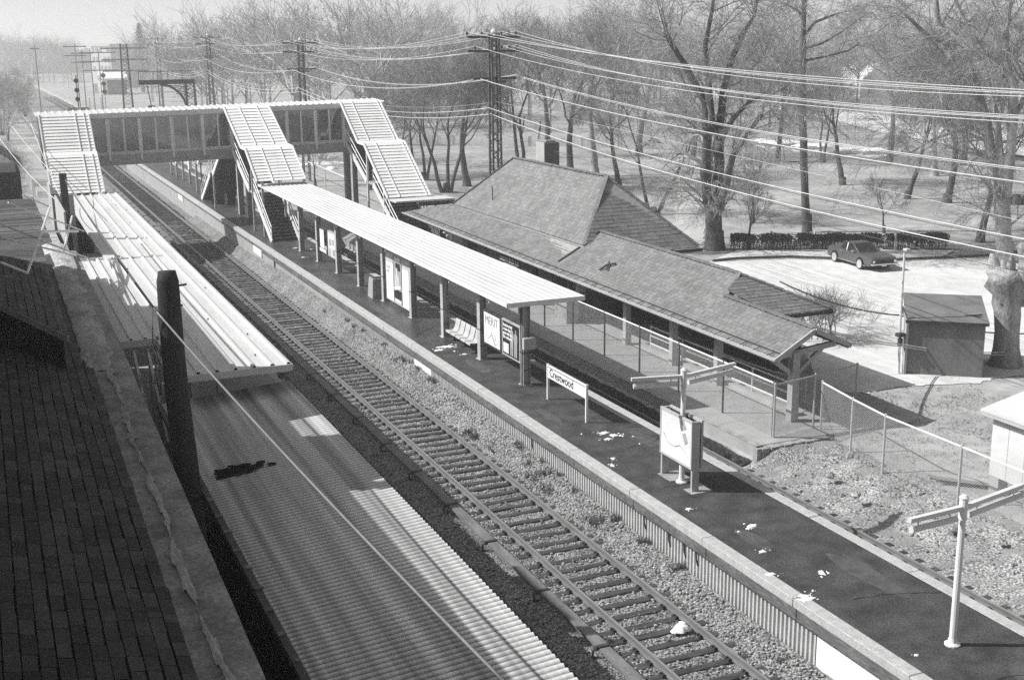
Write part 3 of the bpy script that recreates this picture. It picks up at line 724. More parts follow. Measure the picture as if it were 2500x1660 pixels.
# mullions: spaced bays with a thin mid mullion, brackets reaching down the girder
def mx(px, py): return gy(px, py, YB0).x
thick = [mx(p, 340) for p in (264.5, 342.5, 421, 496)]+[mx(p, 330) for p in (701.5, 771, 839)]
thin = [mx(p, 340) for p in (225, 304, 382, 459.5, 534)]+[mx(p, 330) for p in (736, 804.5)]
thick.append(mx(566, 340))
for x in thick:
    mm = MB().box(x-.12, x+.12, YB0-.1, YB0+.08, zt(x,5.2), zt(x,7.43)).box(x-.07, x+.07, YB0-.17, YB0-.115, zt(x,4.62), zt(x,5.19))
    mm.build('mullion', M['whitebright'], fb)
    MB().box(x-.12, x+.12, YB1-.08, YB1+.1, zt(x,5.2), zt(x,7.43)).build('mullion', M['steeld'], fb)
for x in thin:
    MB().box(x-.06, x+.06, YB0-.08, YB0+.06, zt(x,5.2), zt(x,7.43)).build('mullion', M['whitebright'], fb)
    MB().box(x-.06, x+.06, YB1-.06, YB1+.08, zt(x,5.2), zt(x,7.43)).build('mullion', M['steeld'], fb)
for a, b in ((-8.6, .55), (3.6, 9.1)):
    m = MB().add([(a,YB0-.01,zt(a,5.2)),(b,YB0-.01,zt(b,5.2)),(b,YB0-.01,zt(b,7.44)),(a,YB0-.01,zt(a,7.44))], [(0,1,2,3)])
    m.build('glazing', M['pane'], fb)
m = MB().add([(X0,YB1+.01,zt(X0,5.2)),(X1,YB1+.01,zt(X1,5.2)),(X1,YB1+.01,zt(X1,7.44)),(X0,YB1+.01,zt(X0,7.44))], [(0,1,2,3)])
m.build('glazing', M['pane'], fb)
m = MB()
for y in (YB0+.25, YB1-.25):
    for z in (6.0, 6.2): m.tube([(X0, y, zt(X0, z)), (X1, y, zt(X1, z))], .03, 6)
m.build('handrail', M['steel'], fb)
m = MB()       # end frames and the dark stair heads seen inside
for x in (X0, X1): m.box(x-.05, x+.05, YB0+.1, YB1-.1, 4.4, 7.45)
m.box(-5.1, -4.05, YB1-.5, YB1-.42, 5.05, 6.2)
m.build('end_panel', M['dark'], fb)
# roof: ribbed sheets laid across, nearly flat
m = MB(); x = X0-.25; pr = []
while x < X1+.1:
    pr += [(x, 0), (x+.28, 0), (x+.30, .05), (x+.40, .05), (x+.42, 0)]; x += .45
n = len(pr); vs = [(u, YB0-.2, zt(u, 7.83)+w) for u, w in pr]+[(u, YB1+.25, zt(u, 7.95)+w) for u, w in pr]
m.add(vs, [(i, i+1, i+1+n, i+n) for i in range(n-1)]); m.build('roof_sheet', M['white'], fb)
for (px, py) in ((592,523),):
    b = gz(px, py, 0)
for x, y in ((1.85, YB1-.2), (2.0, YB0)):
    MB().box(x-.2, x-.17, y-.2, y+.2, 0, 4.32).box(x+.17, x+.2, y-.2, y+.2, 0, 4.32).box(x-.17, x+.17, y-.015, y+.015, 0, 4.32).build('column', M['steeld'], fb)
for x, y in ((9.35, YB0), (10.6, YB1-.1), (-8.9, YB0), (-8.9, YB1)):
    MB().box(x-.2, x-.17, y-.2, y+.2, -1.6, 4.4).box(x+.17, x+.2, y-.2, y+.2, -1.6, 4.4).box(x-.17, x+.17, y-.015, y+.015, -1.6, 4.4).build('column', M['steeld'], fb)

def stair_roof(x0, x1, prof, par, courses=(13, 11), seams=(.33, .72)):
    """prof: (y,z) top, break, break2, low; lapped sheets stepping down with dark laps, flat landing roof between"""
    (ya, za), (yb, zb), (yc, zc), (yd, zd) = prof
    m = MB(); pan = MB()
    for (y0, z0, y1, z1), nc in (((ya,za,yb,zb), courses[0]), ((yc,zc,yd,zd), courses[1])):
        for k in range(nc):
            t0, t1 = k/nc, (k+1)/nc
            a = (y0+(y1-y0)*t0, z0+(z1-z0)*t0); b = (y0+(y1-y0)*t1, z0+(z1-z0)*t1)
            d = math.hypot(b[0]-a[0], b[1]-a[1]); ny, nz = -(b[1]-a[1])/d, (b[0]-a[0])/d
            if nz < 0: ny, nz = -ny, -nz
            lo = .012; hi = .05
            # each sheet: pitched a little shallower than the slope, with an open lap below
            A = (a[0]+ny*lo, a[1]+nz*lo); B = (b[0]+ny*hi, b[1]+nz*hi); Bb = (b[0]+ny*.01, b[1]+nz*.01)
            m.add([(x0,A[0],A[1]),(x1,A[0],A[1]),(x1,B[0],B[1]),(x0,B[0],B[1])], [(0,3,2,1)])
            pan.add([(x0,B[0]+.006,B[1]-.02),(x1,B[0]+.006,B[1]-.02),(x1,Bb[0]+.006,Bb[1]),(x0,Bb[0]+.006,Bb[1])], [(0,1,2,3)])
        # underside / side skin
    m.add([(x0,yb,zb+.02),(x1,yb,zb+.02),(x1,yc,zc+.02),(x0,yc,zc+.02)], [(0,3,2,1)])
    m.build('stair_roof', M['whitebright'], par)
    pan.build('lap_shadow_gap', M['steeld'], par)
    tr = MB()
    for x in (x0, x1):
        for (p, q) in (((ya,za),(yb,zb)), ((yb,zb),(yc,zc)), ((yc,zc),(yd,zd))):
            tr.beam((x, p[0], p[1]-.02), (x, q[0], q[1]-.02), .07, .22)
    for s in seams:
        x = x0+(x1-x0)*s
        for (p, q) in (((ya,za),(yb,zb)), ((yc,zc),(yd,zd))):
            tr.beam((x, p[0], p[1]+.075), (x, q[0], q[1]+.075), .05, .05)
    tr.build('roof_trim', M['whitepaint'], par)
def stair_flight(x0, x1, y0, z0, y1, z1, par, n=13, rails=True, strm='whitepaint', soffit=True):
    """treads from (y0,z0) top to (y1,z1) bottom"""
    m = MB(); dy = (y1-y0)/n; dz = (z0-z1)/n
    for k in range(n):
        ya, yb = y0+dy*k, y0+dy*(k+1); z = z0-dz*k
        lo, hi = min(ya, yb), max(ya, yb)
        m.box(x0+.06, x1-.06, lo-.02, hi, z-dz-.05, z-dz)
        m.box(x0+.06, x1-.06, (yb if dy < 0 else ya)-.008, (yb if dy < 0 else ya)+.008, z-dz-.05 if False else z-dz-.0, z-.052) if False else None
        m.box(x0+.06, x1-.06, ya-.01, ya+.01, z-dz, z-.03)
    m.build('treads', M['tread'], par)
    st = MB()
    for x in (x0, x1): st.beam((x, y0, z0-.12), (x, y1, z1-.02), .09, .34)
    st.build('stringer', M[strm], par)
    if soffit:
        MB().beam(((x0+x1)/2, y0, z0-.3), ((x0+x1)/2, y1, z1-.2), x1-x0-.12, .04).build('soffit', M['tread'], par)
    if rails:
        r = MB()
        for x in (x0, x1):
            for h in (.55, .95): r.tube([(x, y0, z0+h), (x, y1, z1+h)], .035, 6)
            for t in (0, .5, 1):
                yy = y0+(y1-y0)*t; zz = z0+(z1-z0)*t; r.tube([(x, yy, zz), (x, yy, zz+.95)], .03, 6)
        r.build('handrail', M['whitepaint'], par)
# middle stairs, coming down to the island
ms = thing('bridge_stairs', 'middle covered stairs from the footbridge down to the island platform', 'stairs', (2, 80, 0), 'covered stairs of the footbridge')
stair_roof(.55, 3.72, ((87.55,7.93),(82.3,5.55),(80.8,5.5),(77.6,3.62)), ms)
stair_flight(.95, 2.75, 87.5, 5.05, 82.2, 2.62, ms, 14)
MB().box(.95, 2.75, 80.4, 82.2, 2.5, 2.62).build('landing', M['steeld'], ms)
stair_flight(.9, 2.65, 80.4, 2.62, 75.7, .0, ms, 15)
for x, y, h in ((.98, 81.2, 5.4), (2.75, 81.2, 5.4), (2.4, 78, 3.4), (1.0, 78.2, 3.6)):
    MB().box(x-.07, x+.07, y-.07, y+.07, 0, h).build('post', M['steel'], ms)
# right stairs to the depot
rs = thing('bridge_stairs', 'right covered stairs from the footbridge down behind the slate-roofed depot', 'stairs', (10.5, 80, G), 'covered stairs of the footbridge')
stair_roof(9.0, 12.0, ((87.55,8.05),(83.5,5.45),(82.0,5.4),(76.9,2.15)), rs, (15, 17), (.28, .92))
stair_flight(9.3, 11.7, 87.4, 5.1, 82.6, 2.75, rs, 14)
MB().box(9.3, 11.7, 81.0, 82.6, 2.6, 2.75).build('landing', M['steeld'], rs)
stair_flight(9.3, 11.7, 81.0, 2.75, 74.0, G, rs, 20)
MB().box(9.0, 13.1, 75.2, 77.0, 2.02, 2.12).build('landing_roof', M['white'], rs)
MB().box(10.6, 13.1, 75.25, 75.3, 1.72, 2.0).build('landing_fascia', M['dark'], rs)
for x, y, h in ((9.3, 82.3, 5.3), (9.3, 78.6, 3.2), (11.8, 75.4, 2.0), (12.8, 75.4, 2.0)):
    MB().box(x-.06, x+.06, y-.06, y+.06, G, h).build('post', M['whitepaint'], rs)
# left stairs to the side platform
lsr = thing('bridge_stairs', 'left covered stairs from the footbridge down to the white side canopy', 'stairs', (-10, 82, 0), 'covered stairs of the footbridge')
stair_roof(-11.65, -8.5, ((87.55,7.78),(84.6,5.45),(83.6,5.35),(80.4,3.2)), lsr, (12, 12), (.72, .90))
stair_flight(-11.4, -8.9, 87.4, 5.0, 81, 2.2, lsr, 14)
stair_flight(-11.4, -8.9, 81, 2.2, 76.5, 0, lsr, 12)
for x in (-11.5, ): MB().box(x-.04, x+.04, 80.2, 87.6, 0, 3.3).build('side_panel', M['steel'], lsr)
MB().add([(-11.45,80.2,3.1),(-11.45,84.4,5.3),(-11.45,87.6,7.5),(-11.45,87.6,3.3),(-11.45,80.2,2.6)], [(0,1,2,3,4)]).build('side_panel', M['steel'], lsr)
# rear stairs, descending away from us, seen from behind as a dark wedge
bs2 = thing('bridge_stairs', 'rear stairs beyond the footbridge showing their dark underside', 'stairs', (2, 95, 0), 'covered stairs of the footbridge')
stair_flight(.75, 2.9, 90.4, 5.0, 95.0, 2.55, bs2, 13)
MB().box(.75, 2.9, 95.0, 96.2, 2.42, 2.55).build('landing', M['tread'], bs2)
stair_flight(.75, 2.9, 96.2, 2.55, 101, 0, bs2, 14)
MB().add([(.9,97.2,0),(2.75,97.2,0),(2.75,95.2,2.4),(.9,95.2,2.4)], [(0,1,2,3)]).build('back_panel', M['tread'], bs2)
stair_roof(.6, 3.1, ((90.3,7.8),(94.8,5.4),(96.4,5.3),(101,2.9)), bs2, (10, 10))
MB().box(2.3, 2.5, 93.2, 93.4, 0, 3.2).build('post', M['steel'], bs2)
MB().box(.72, .86, 94.9, 95.04, 0, 5.2).build('post', M['steel'], bs2)
b = gz(553, 499, 0)
MB().box(b.x-.09, b.x+.09, b.y-.09, b.y+.09, 0, 3.4).build('post', M['steel'], bs2)

# ================================================================== LEFT SIDE PLATFORM, WHITE CANOPY, LOW IRON ROOF
sp = thing('side_platform', 'concrete side platform under the white and iron roofs at the left of the tracks', 'platform', (-9, 50, 0), kind='structure')
MB().box(-10.0, -6.35, 6, 34.3, -1.6, -.01).build('deck', M['timberd'], sp); MB().box(-11.3, -6.35, 34.3, 150, -1.6, -.01).build('deck', M['concrete'], sp); MB().box(-12.49, -9.9, 4, 34.25, -1.7, -1.62).build('gap_shade_sheet', M['black'], sp)  # near deck darkened and black sheet laid for the shade in the gap
MB().box(-6.35, -6.1, 6, 150, -1.7, .004).build('edging', M['edging'], sp)
lc = thing('platform_canopy', 'white ribbed flat canopy over the left side platform, partly in shade', 'canopy', (-9.2, 57, 0))
def lz(y): return 3.02+.0015*(y-33)
ribroof(-10.85, -7.78, 33.55, 80.4, lz, .52, .07, .075).build('roof_sheet', M['white'], lc)
m = MB().beam((-10.87, 33.52, 2.94), (-7.76, 33.52, 2.94), .05, .2).beam((-7.76, 33.5, 2.95), (-7.76, 80.4, 3.02), .05, .14).beam((-10.87, 33.5, 2.95), (-10.87, 80.4, 3.02), .05, .14)
m.build('fascia', M['lamp'], lc)
ribroof(-12.0, -10.8, 38.4, 54.6, lambda y: lz(y)+.03, .42, .07, .075).build('side_roof_sheet', M['white'], lc)
MB().beam((-12.0, 38.36, 2.98), (-10.9, 38.36, 2.98), .06, .22).build('fascia', M['lamp'], lc)
m = MB()
x = -11.9
while x < -8.6: m.box(x-.05, x+.05, 54.55, 54.7, lz(54)+.04, lz(54)+.10); x += .42
x = -10.6
while x < -7.9: m.box(x-.05, x+.05, 80.35, 80.5, lz(80)+.03, lz(80)+.12); x += .4
m.box(-11.95, -8.5, 54.5, 54.58, lz(54)+.028, lz(54)+.055)
m.build('sheet_clip', M['lamp'], lc)
for y in (34.6, 40, 46, 52, 58, 64, 70, 76):
    MB().box(-9.75, -9.5, y-.13, y+.13, 0, lz(y)-.1).build('post', M['steel'], lc)
    MB().beam((-10.8, y, 2.88), (-7.9, y, 2.88), .1, .14).build('cross_beam', M['steel'], lc)
# seams and roof pins
m = MB()
rr = random.Random(4)
for k in range(16):
    y = 35+2.8*k; x = -7.9-2.6*rr.random(); m.box(x-.02, x+.02, y-.02, y+.02, lz(y), lz(y)+.05)
m.build('roof_pin', M['dark'], lc)
# low roof of corrugated iron, laid across the platform
lo = thing('corrugated_roof', 'low dark corrugated iron canopy in the shade of the station building', 'canopy', (-9.4, 24, 0))
P_, A_ = .165, .02; y0, y1 = 10.0, 34.55
m = MB(); nseg = int((y1-y0)/P_*6)
def lowz(x): return 2.02+(x+11.35)*.07
row0, row1 = [], []
rr = random.Random(9)
for i in range(nseg+1):
    y = y0+(y1-y0)*i/nseg; w = A_*math.sin(2*math.pi*(y-y0)/P_)
    e = .03*(rr.random()-.5) if (i//5) % 9 == 0 else 0
    row0.append((-11.35, y, lowz(-11.35)+w)); row1.append((-7.66+e, y+.35 if False else y, lowz(-7.66)+w))
m.add(row0+row1, [(i, i+nseg+1, i+nseg+2, i+1) for i in range(nseg)])
m.build('roof_sheet', M['corr'], lo, True)
MB().box(-11.5, -11.36, y0, y1, 1.93, 2.06).build('gutter', M['dark'], lo)
m = MB()
for k in range(22):
    y = 11+1.0*k+.1*rr.random(); m.box(-11.52+.08*rr.random(), -11.40+.09*rr.random(), y, y+.05+.14*rr.random(), 2.055, 2.09)
m.build('debris', M['weed'], lo)
for y in (12.5, 17, 21.5, 26, 30.5, 34.2):
    MB().box(-9.7, -9.48, y-.11, y+.11, 0, lowz(-9.6)-.04).build('post', M['steeld'], lo)
m = MB()
for px, py, r in ((400+520/3.137, 900+775/3.137, .42), (400+590/3.137, 900+760/3.137, .3), (400+715/3.137, 900+750/3.137, .3), (400+470/3.137,900+800/3.137,.3)):
    p = gz(px, py, 2.12)
    for q in range(16):
        a = rr.random()*6.28; d = r*math.sqrt(rr.random()); xx, yy = p.x+d*math.cos(a)*1.3, p.y+d*math.sin(a)*.9
        m.add([(xx+.12*math.cos(t)*(.7+.5*rr.random()), yy+.1*math.sin(t)*(.7+.5*rr.random()), lowz(xx)+.026+.002*q) for t in (0, 1.05, 2.1, 3.14, 4.2, 5.2)], [(0,1,2,3,4,5)])
m.build('tar_patch', M['black'], lo)
# platform edge rails visible between the two roofs
m = MB().beam((-6.3, 34.9, .05), (-6.3, 39.0, .05), .1, .03).beam((-8.2, 33.5, .2), (-8.2, 37.0, .2), .08, .05)
tag(m.build('painted_edge_line', M['whitepaint']), kind='structure')
# stair well beside the canopy with pale rails
sw2 = thing('cellar_stairs', 'short open stairs with pale pipe rails beside the leaning timber pole', 'stairs', (-11.6, 36.5, 0))
m = MB()
for k in range(7): m.box(-12.25, -11.7, 35.0+.32*k, 35.3+.32*k, 2.2-.24*k-.06, 2.2-.24*k)
m.build('treads', M['concrete'], sw2)
m = MB()
for x in (-11.62, -11.2):
    m.beam((x, 38.3, 2.75), (x, 35.0, .7), .07, .09)
    for k in range(3): m.beam((x, 38.2-1.2*k, 0), (x, 38.2-1.2*k, 2.8-.45*k), .07, .07)
m.build('rail', M['whitepaint'], sw2)
MB().box(-11.05, -10.95, 34.6, 38.2, 0, 2.75).build('side_screen', M['steeld'], sw2)
m = MB()
for k in range(3): m.box(-11.11, -11.06, 35.0+1.0*k, 35.3+1.0*k, .6+.5*k, 1.9+.3*k)
m.build('notice', M['whitepaint'], sw2)
# ================================================================== STATION BUILDING AT THE LEFT (we look down on its roof)
rr = random.Random(21)
M['cable'] = mat('weathered_cable', .20, .7, .15, 5)
lb = thing('station_building', 'slate-roofed station building in shade along the left edge, with a stained stone gutter', 'building', (-14, 26, -1.6))
EZ = [(6,2.75),(15.6,3.2),(28,3.77),(32.8,4.08),(45.7,4.35),(60,4.5)]      # eave level rises with the line
def ez(y): return lerp_table(EZ, y)
XO, XI = -12.4, -13.33
SL = .28
ysx = [6+1.0*i for i in range(44)]
# gutter: broad stone coping, worn, with a pale patched ridge of render
m = MB(); nx = 10; v = []
for y in ysx:
    for i in range(nx+1):
        t = i/nx; x = XI+(XO-XI)*t
        w = .06*math.sin(math.pi*t)+.02*(rr.random()-.5)-.10*max(0, .25-abs(t-.30))*2
        v.append((x, y, ez(y)+w))
fs = [(j*(nx+1)+i, j*(nx+1)+i+1, (j+1)*(nx+1)+i+1, (j+1)*(nx+1)+i) for j in range(len(ysx)-1) for i in range(nx)]
m.add(v, fs)
for a, b in zip(ysx, ysx[1:]): m.quad((XO, a, ez(a)), (XO, a, ez(a)-.45), (XO, b, ez(b)-.45), (XO, b, ez(b)))
m.build('gutter_coping', M['stonegut'], lb, True)
# pale render smeared along the gutter
m = MB(); v = []; yy = [8+.13*i for i in range(292)]
for y in yy:
    c = -12.95+.03*math.sin(y*.9)+.012*math.sin(y*5.3)+.012*rr.random(); wd = .055+.028*math.sin(y*1.7)+.02*math.sin(y*4.1+1)+.016*rr.random()
    if y > 32: wd += .16*ss(32, 36, y)
    for s in (-1, -.4, .4, 1): v.append((c+s*wd, y, ez(y)+.062+(.006 if abs(s) < .5 else -.004)+.006*rr.random()))
m.add(v, [(j*4+i, j*4+i+1, (j+1)*4+i+1, (j+1)*4+i) for j in range(len(yy)-1) for i in range(3) if i == 1 or math.sin(yy[j]*2.3+i)+.6*math.sin(yy[j]*5.1) > -.5])
m.build('render_patch', M['render'], lb, True)
# wall below
MB().box(-12.62, -12.5, 6, 45.5, -1.7, 3.0).build('wall', M['brick'], lb)
# slates: real courses with ragged butts
def course_slates(mb, P0, ud, vd, nrm, vmax, urange, exp=.24, wid=.36, jit=.02, lift=.016, seed=1, over=.03):
    r = random.Random(seed); k = 0; v = 0.0
    ud, vd, nrm, P0 = Vector(ud), Vector(vd), Vector(nrm), Vector(P0)
    while v < vmax-.01:
        v1 = min(v+exp, vmax); a0, b0 = urange(v); a1, b1 = urange(v1)
        lo, hi = min(a0, a1), max(b0, b1)
        u = lo-(wid*.5 if k % 2 else 0)-r.random()*.1
        while u < hi:
            w = wid*(.8+.4*r.random()); u1 = u+w-(.014 if over > 0 else .014)
            p = [max(u, a0), min(u1, b0), min(u1, b1), max(u, a1)]
            if p[1]-p[0] > .03 or p[2]-p[3] > .03:
                if p[1] < p[0]: p[0] = p[1] = (p[0]+p[1])/2
                if p[2] < p[3]: p[2] = p[3] = (p[2]+p[3])/2
                jv = jit*(r.random()-.5); l = lift*(.6+.9*r.random())
                A = P0+ud*p[0]+vd*(v+jv)+nrm*l; B = P0+ud*p[1]+vd*(v+jv)+nrm*l*(.8+.4*r.random())
                C = P0+ud*p[2]+vd*(v1+over)+nrm*.002; D = P0+ud*p[3]+vd*(v1+over)+nrm*.002
                A0 = P0+ud*p[0]+vd*(v+jv)-nrm*.01; B0 = P0+ud*p[1]+vd*(v+jv)-nrm*.01
                mb.add([A, B, C, D, A0, B0], [(0,1,2,3), (4,5,1,0)])
            u += w
        v += exp; k += 1
    return mb
m = MB(); base = MB()
segs = [(6+4*i, 10+4*i) for i in range(10)]
L1 = 3.6
vd = Vector((-1, 0, SL)).normalized(); 
seed = 0
for a, b in segs:
    P0 = Vector((XI+.04, a, ez(a)+.02)); ud = Vector((0, b-a, ez(b)-ez(a))).normalized(); n = vd.cross(ud).normalized()
    if n.z < 0: n = -n
    ln = (Vector((0,b-a,ez(b)-ez(a)))).length
    course_slates(m, P0, ud, vd, n, L1, lambda v: (0, ln), .235, .52, .03, .012, seed, -.032); seed += 1
    base.quad(P0-n*.015, P0+ud*ln-n*.015, P0+ud*ln+vd*L1-n*.015, P0+vd*L1-n*.015)
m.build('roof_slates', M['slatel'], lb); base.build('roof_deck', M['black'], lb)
# unseen block added off to the left, shaped to shade the near roofs
ub = MB().box(-26, -16.2, -25, 46.6, 2.0, 9.9).build('shade_block', M['brick'], lb)
MB().box(-22, -16.2, 46.7, 49.8, 2.0, 7.3).build('shade_block', M['brick'], lb)
MB().box(-19, -16.21, 29.65, 33.0, 9.0, 11.3).build('chimney', M['brick'], lb)  # unseen stub added so the cast shadow steps out
MB().box(-18, -16.21, 34.9, 37.4, 9.0, 10.9).build('chimney', M['brick'], lb)  # second unseen stub, shaped for the shadow on the side canopy
# raised hipped roof in the middle of the slope
R2A = gz(165, 818, 5.05); 
Y2, x2 = R2A.y, R2A.x
Pp = gy(0, 740, Y2+1.2)
sl2 = (Pp.z-5.05)/(x2-Pp.x)
vd2 = Vector((-1, .55, sl2)).normalized()
mrake = Vector((Pp.x-x2, Pp.y-Y2, Pp.z-5.05))
far = gz(113, 655, 5.3)
ud2 = Vector((far.x-x2, far.y-Y2, far.z-5.05)); l2 = ud2.length; ud2.normalize()
rk = mrake.normalized(); n2 = rk.cross(ud2).normalized()
if n2.z < 0: n2 = -n2
m = MB(); vperp = (rk-ud2*rk.dot(ud2)); ks = rk.dot(ud2); kv = vperp.length; vperp.normalize()
vm = 3.4
course_slates(m, (x2, Y2, 5.05), ud2, vperp, n2, vm, lambda v: (v*ks/kv, max(l2-.75*v, v*ks/kv+.3)), .235, .5, .03, .012, 77, -.032)
P0 = Vector((x2, Y2, 5.05)); e0 = P0-n2*.02
m2 = MB().poly([e0, e0+ud2*l2, e0+ud2*(l2-.75*vm)+vperp*vm, e0+ud2*(vm*ks/kv)+vperp*vm]); 
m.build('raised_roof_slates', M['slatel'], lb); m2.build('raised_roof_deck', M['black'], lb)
# soffit, rake board and dark wall under it
dn = Vector((0, 0, -1))
q0 = P0; q1 = P0+rk*(vm/kv*1.0)
b = MB().beam(q0+dn*.10, q1+dn*.10, .06, .16).beam(P0+dn*.10, P0+ud2*l2+dn*.10, .06, .14)
b.build('eaves_board', M['concreted'], lb)  # light on the raised eave is put into this paler colour
MB().add([q0+dn*.18+Vector((-.15,.15,0)), q1+dn*.18+Vector((0,.2,0)), q1+dn*2.2+Vector((0,.2,0)), q0+dn*1.3+Vector((-.15,.15,0))], [(0,1,2,3)]).build('shaded_wall', M['black'], lb)  # black puts the shade under the rake into the wall colour
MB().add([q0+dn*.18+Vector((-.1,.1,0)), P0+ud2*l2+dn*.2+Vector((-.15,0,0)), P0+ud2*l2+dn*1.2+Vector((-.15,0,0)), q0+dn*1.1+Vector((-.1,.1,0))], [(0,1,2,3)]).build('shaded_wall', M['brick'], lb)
# upstand of patched render between the raised roof and the canopy
m = MB(); v = []; yy = [31.3+.45*i for i in range(44)]
nx = 7
for y in yy:
    for i in range(nx+1):
        t = i/nx; x = -13.55+.92*t
        hump = .13*math.sin(math.pi*min(1, t*1.05))*ss(31.2, 32.8, y)
        v.append((x, y, ez(y)+.02+hump+.05*(rr.random()-.5)))
m.add(v, [(j*(nx+1)+i, j*(nx+1)+i+1, (j+1)*(nx+1)+i+1, (j+1)*(nx+1)+i) for j in range(len(yy)-1) for i in range(nx)])
m.build('render_upstand', M['render'], lb, True)
# flat boarded roof farther along
fr = thing('boarded_roof', 'dark flat boarded roof with a pale edge beyond the raised slates', 'roof', (-14, 58, 0))
m = MB(); y = 49.0
while y < 76:
    m.box(-17.5, -12.85, y, y+.62, 3.48, 3.53+.03*rr.random()); y += .66
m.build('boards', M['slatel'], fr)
MB().box(-12.85, -12.55, 48.6, 76, 3.3, 3.62).build('edge_coping', M['stonegut'], fr)
MB().box(-17, -12.9, 49.2, 75.8, -1.6, 3.4).build('wall', M['timberd'], fr)
# gabled lump of roof at the far left edge and a stack
hr = thing('small_roof', 'small hooded slate roof with a black shadow under it at the left edge', 'roof', (-15, 78, 4))
p = gz(30, 400, 5.6)
m = MB(); course_slates(m, (-13.2, 77, 5.2), (0,1,.02), Vector((-1,0,.75)).normalized(), Vector((.6,0,.8)), 3.2, lambda v: (0, 7), .3, .45, .03, .02, 5)
m.build('slates', M['slatel'], hr)
MB().box(-17, -13.4, 77.3, 84, -1.6, 5.0).build('wall', M['timberd'], hr)
st = thing('vent_stack', 'black square vent stack standing in front of the left covered stairs', 'vent stack', (-11.9, 72, 0))
pb = gx(158, 472, -11.9); pt = gx(158, 430, -11.9)
MB().box(-12.08, -11.75, pb.y-.15, pb.y+.15, 0, pt.z).build('shaft', M['dark'], st)
gp = thing('stair_screen', 'pale grey end screen beside the foot of the left covered stairs', 'screen', (-12, 60, 0))
pa = gx(137, 477, -12.2); MB().box(-12.3, -12.22, pa.y-7, pa.y, .0, pa.z).build('panel', M['steel'], gp)
MB().box(-12.3, -11.4, pa.y-.06, pa.y, .0, pa.z-.02).build('panel', M['steel'], gp)

# ------------------------------------------------------------------ leaning timber pole and its cable
wp = thing('timber_pole', 'thick black timber pole leaning in front of the low iron roof', 'pole', (-11.75, 27, 0))
top = gx(405, 662, -11.9); bot = Vector((-11.78, 26.6, -.2))
pts = [bot.lerp(top, t)+Vector((.03*math.sin(7*t), .02*math.cos(5*t), 0)) for t in (0, .15, .3, .45, .6, .75, .88, .97, 1.0)]
MB().tube(pts, [.30, .285, .275, .27, .262, .255, .25, .24, .19], 14).build('shaft', M['timberd'], wp, True)
m = MB()
m.tube([top+Vector((-.2,-.1,-.75)), top+Vector((.3,.05,-.80))], .03, 6)
m.tube([top+Vector((.15,0,-.35)), top+Vector((.42,0,-.33))], .025, 5); m.build('bolt', M['lattice'], wp)
a0 = top+Vector((-.28,-.2,-.85))
cend = Vector(gy(1240, 1672, 12.0)); 
def sagline(a, b, sag, n=24):
    a = Vector(a); b = Vector(b)
    return [a.lerp(b, i/n)-Vector((0,0,4*sag*(i/n)*(1-i/n))) for i in range(n+1)]
cb = MB()
pts = sagline(a0, cend, .12)
cb.tube(pts, .023, 6)
tag(cb.build('overhead_cable', M['cable'], None, True), 'thick pale cable running from the leaning timber pole down over the low iron roof', 'cable')
c2 = gx(249, 565, -12.0); c3 = gx(212, 520, -12.0)
pts = sagline(a0, gx(160, 440, -11.9), .15)
tag(MB().tube(pts, .03, 5).build('overhead_cable', M['wired'], None, True), 'dark cable running from the leaning timber pole away over the white side canopy', 'cable')
lp = MB().tube([a0+Vector((-.05,.35,.02)), a0+Vector((-.12,.2,-.7)), a0+Vector((-.02,.1,-1.15)), a0+Vector((.05,.05,-.6)), a0], .012, 5)
tag(lp.build('cable_loop', M['wired'], None, True), 'thin slack loop of wire hanging beside the head of the timber pole', 'cable')
# ------------------------------------------------------------------ collapsed aerial over the roofs: pale rods on a boom
an = thing('roof_aerial', 'tilted roof aerial of long pale rods over the slate roof', 'aerial', (-13.5, 45, 5))
def rod(p, q, z0, z1, r=.03):
    return gz(p[0], p[1], z0), gz(q[0], q[1], z1), r
m = MB()
for p, q, z0, z1 in (((20,495),(110,528),6.3,5.6),((110,528),(205,565),5.6,4.2),((0,547),(90,581),6.4,5.8),((102,588),(232,637),5.8,3.9),((0,579),(150,616),6.4,4.9),((150,616),(212,636),4.9,3.9),
                     ((55,476),(120,505),6.2,5.4),((0,640),(62,665),6.6,6.1)):
    a, b, r = rod(p, q, z0, z1); m.tube([a, b], .035, 6)
m.build('rod', M['lamp'], an)
m = MB()
for p, q, z0, z1 in (((66,668),(95,585),6.0,5.8),((95,585),(122,505),5.8,5.5),((156,612),(176,528),4.8,4.8)):
    a, b, r = rod(p, q, z0, z1); m.tube([a, b], .04, 6)
a, b, r = rod((102,565),(190,565),5.5,4.8); m.tube([a, b], .05, 6)
m.build('boom', M['lamp'], an)
ww = [((30,310),(190,480)),((0,340),(150,500)),((75,300),(165,520)),((60,400),(110,560)),((0,300),(60,470))]
m = MB()
for (p, q) in ww[:3]:
    a = gz(p[0], p[1], 7.0); b = gz(q[0], q[1], 4.4); m.tube(sagline(a, b, .25, 14), .022, 4)
tag(m.build('service_wires', M['lamp'], None, True), 'bundle of slack pale service wires dropping past the left covered stairs', 'wires')
# ================================================================== DEPOT
rr = random.Random(31)
dp = thing('depot', 'old slate-roofed station depot with a steep hipped roof and a long open platform shelter', 'building', (11, 50, G))
def e_z(y): return 1.5+.0083*(y-33)
ZW = .0083
XE, XR_, = 8.63, 10.13
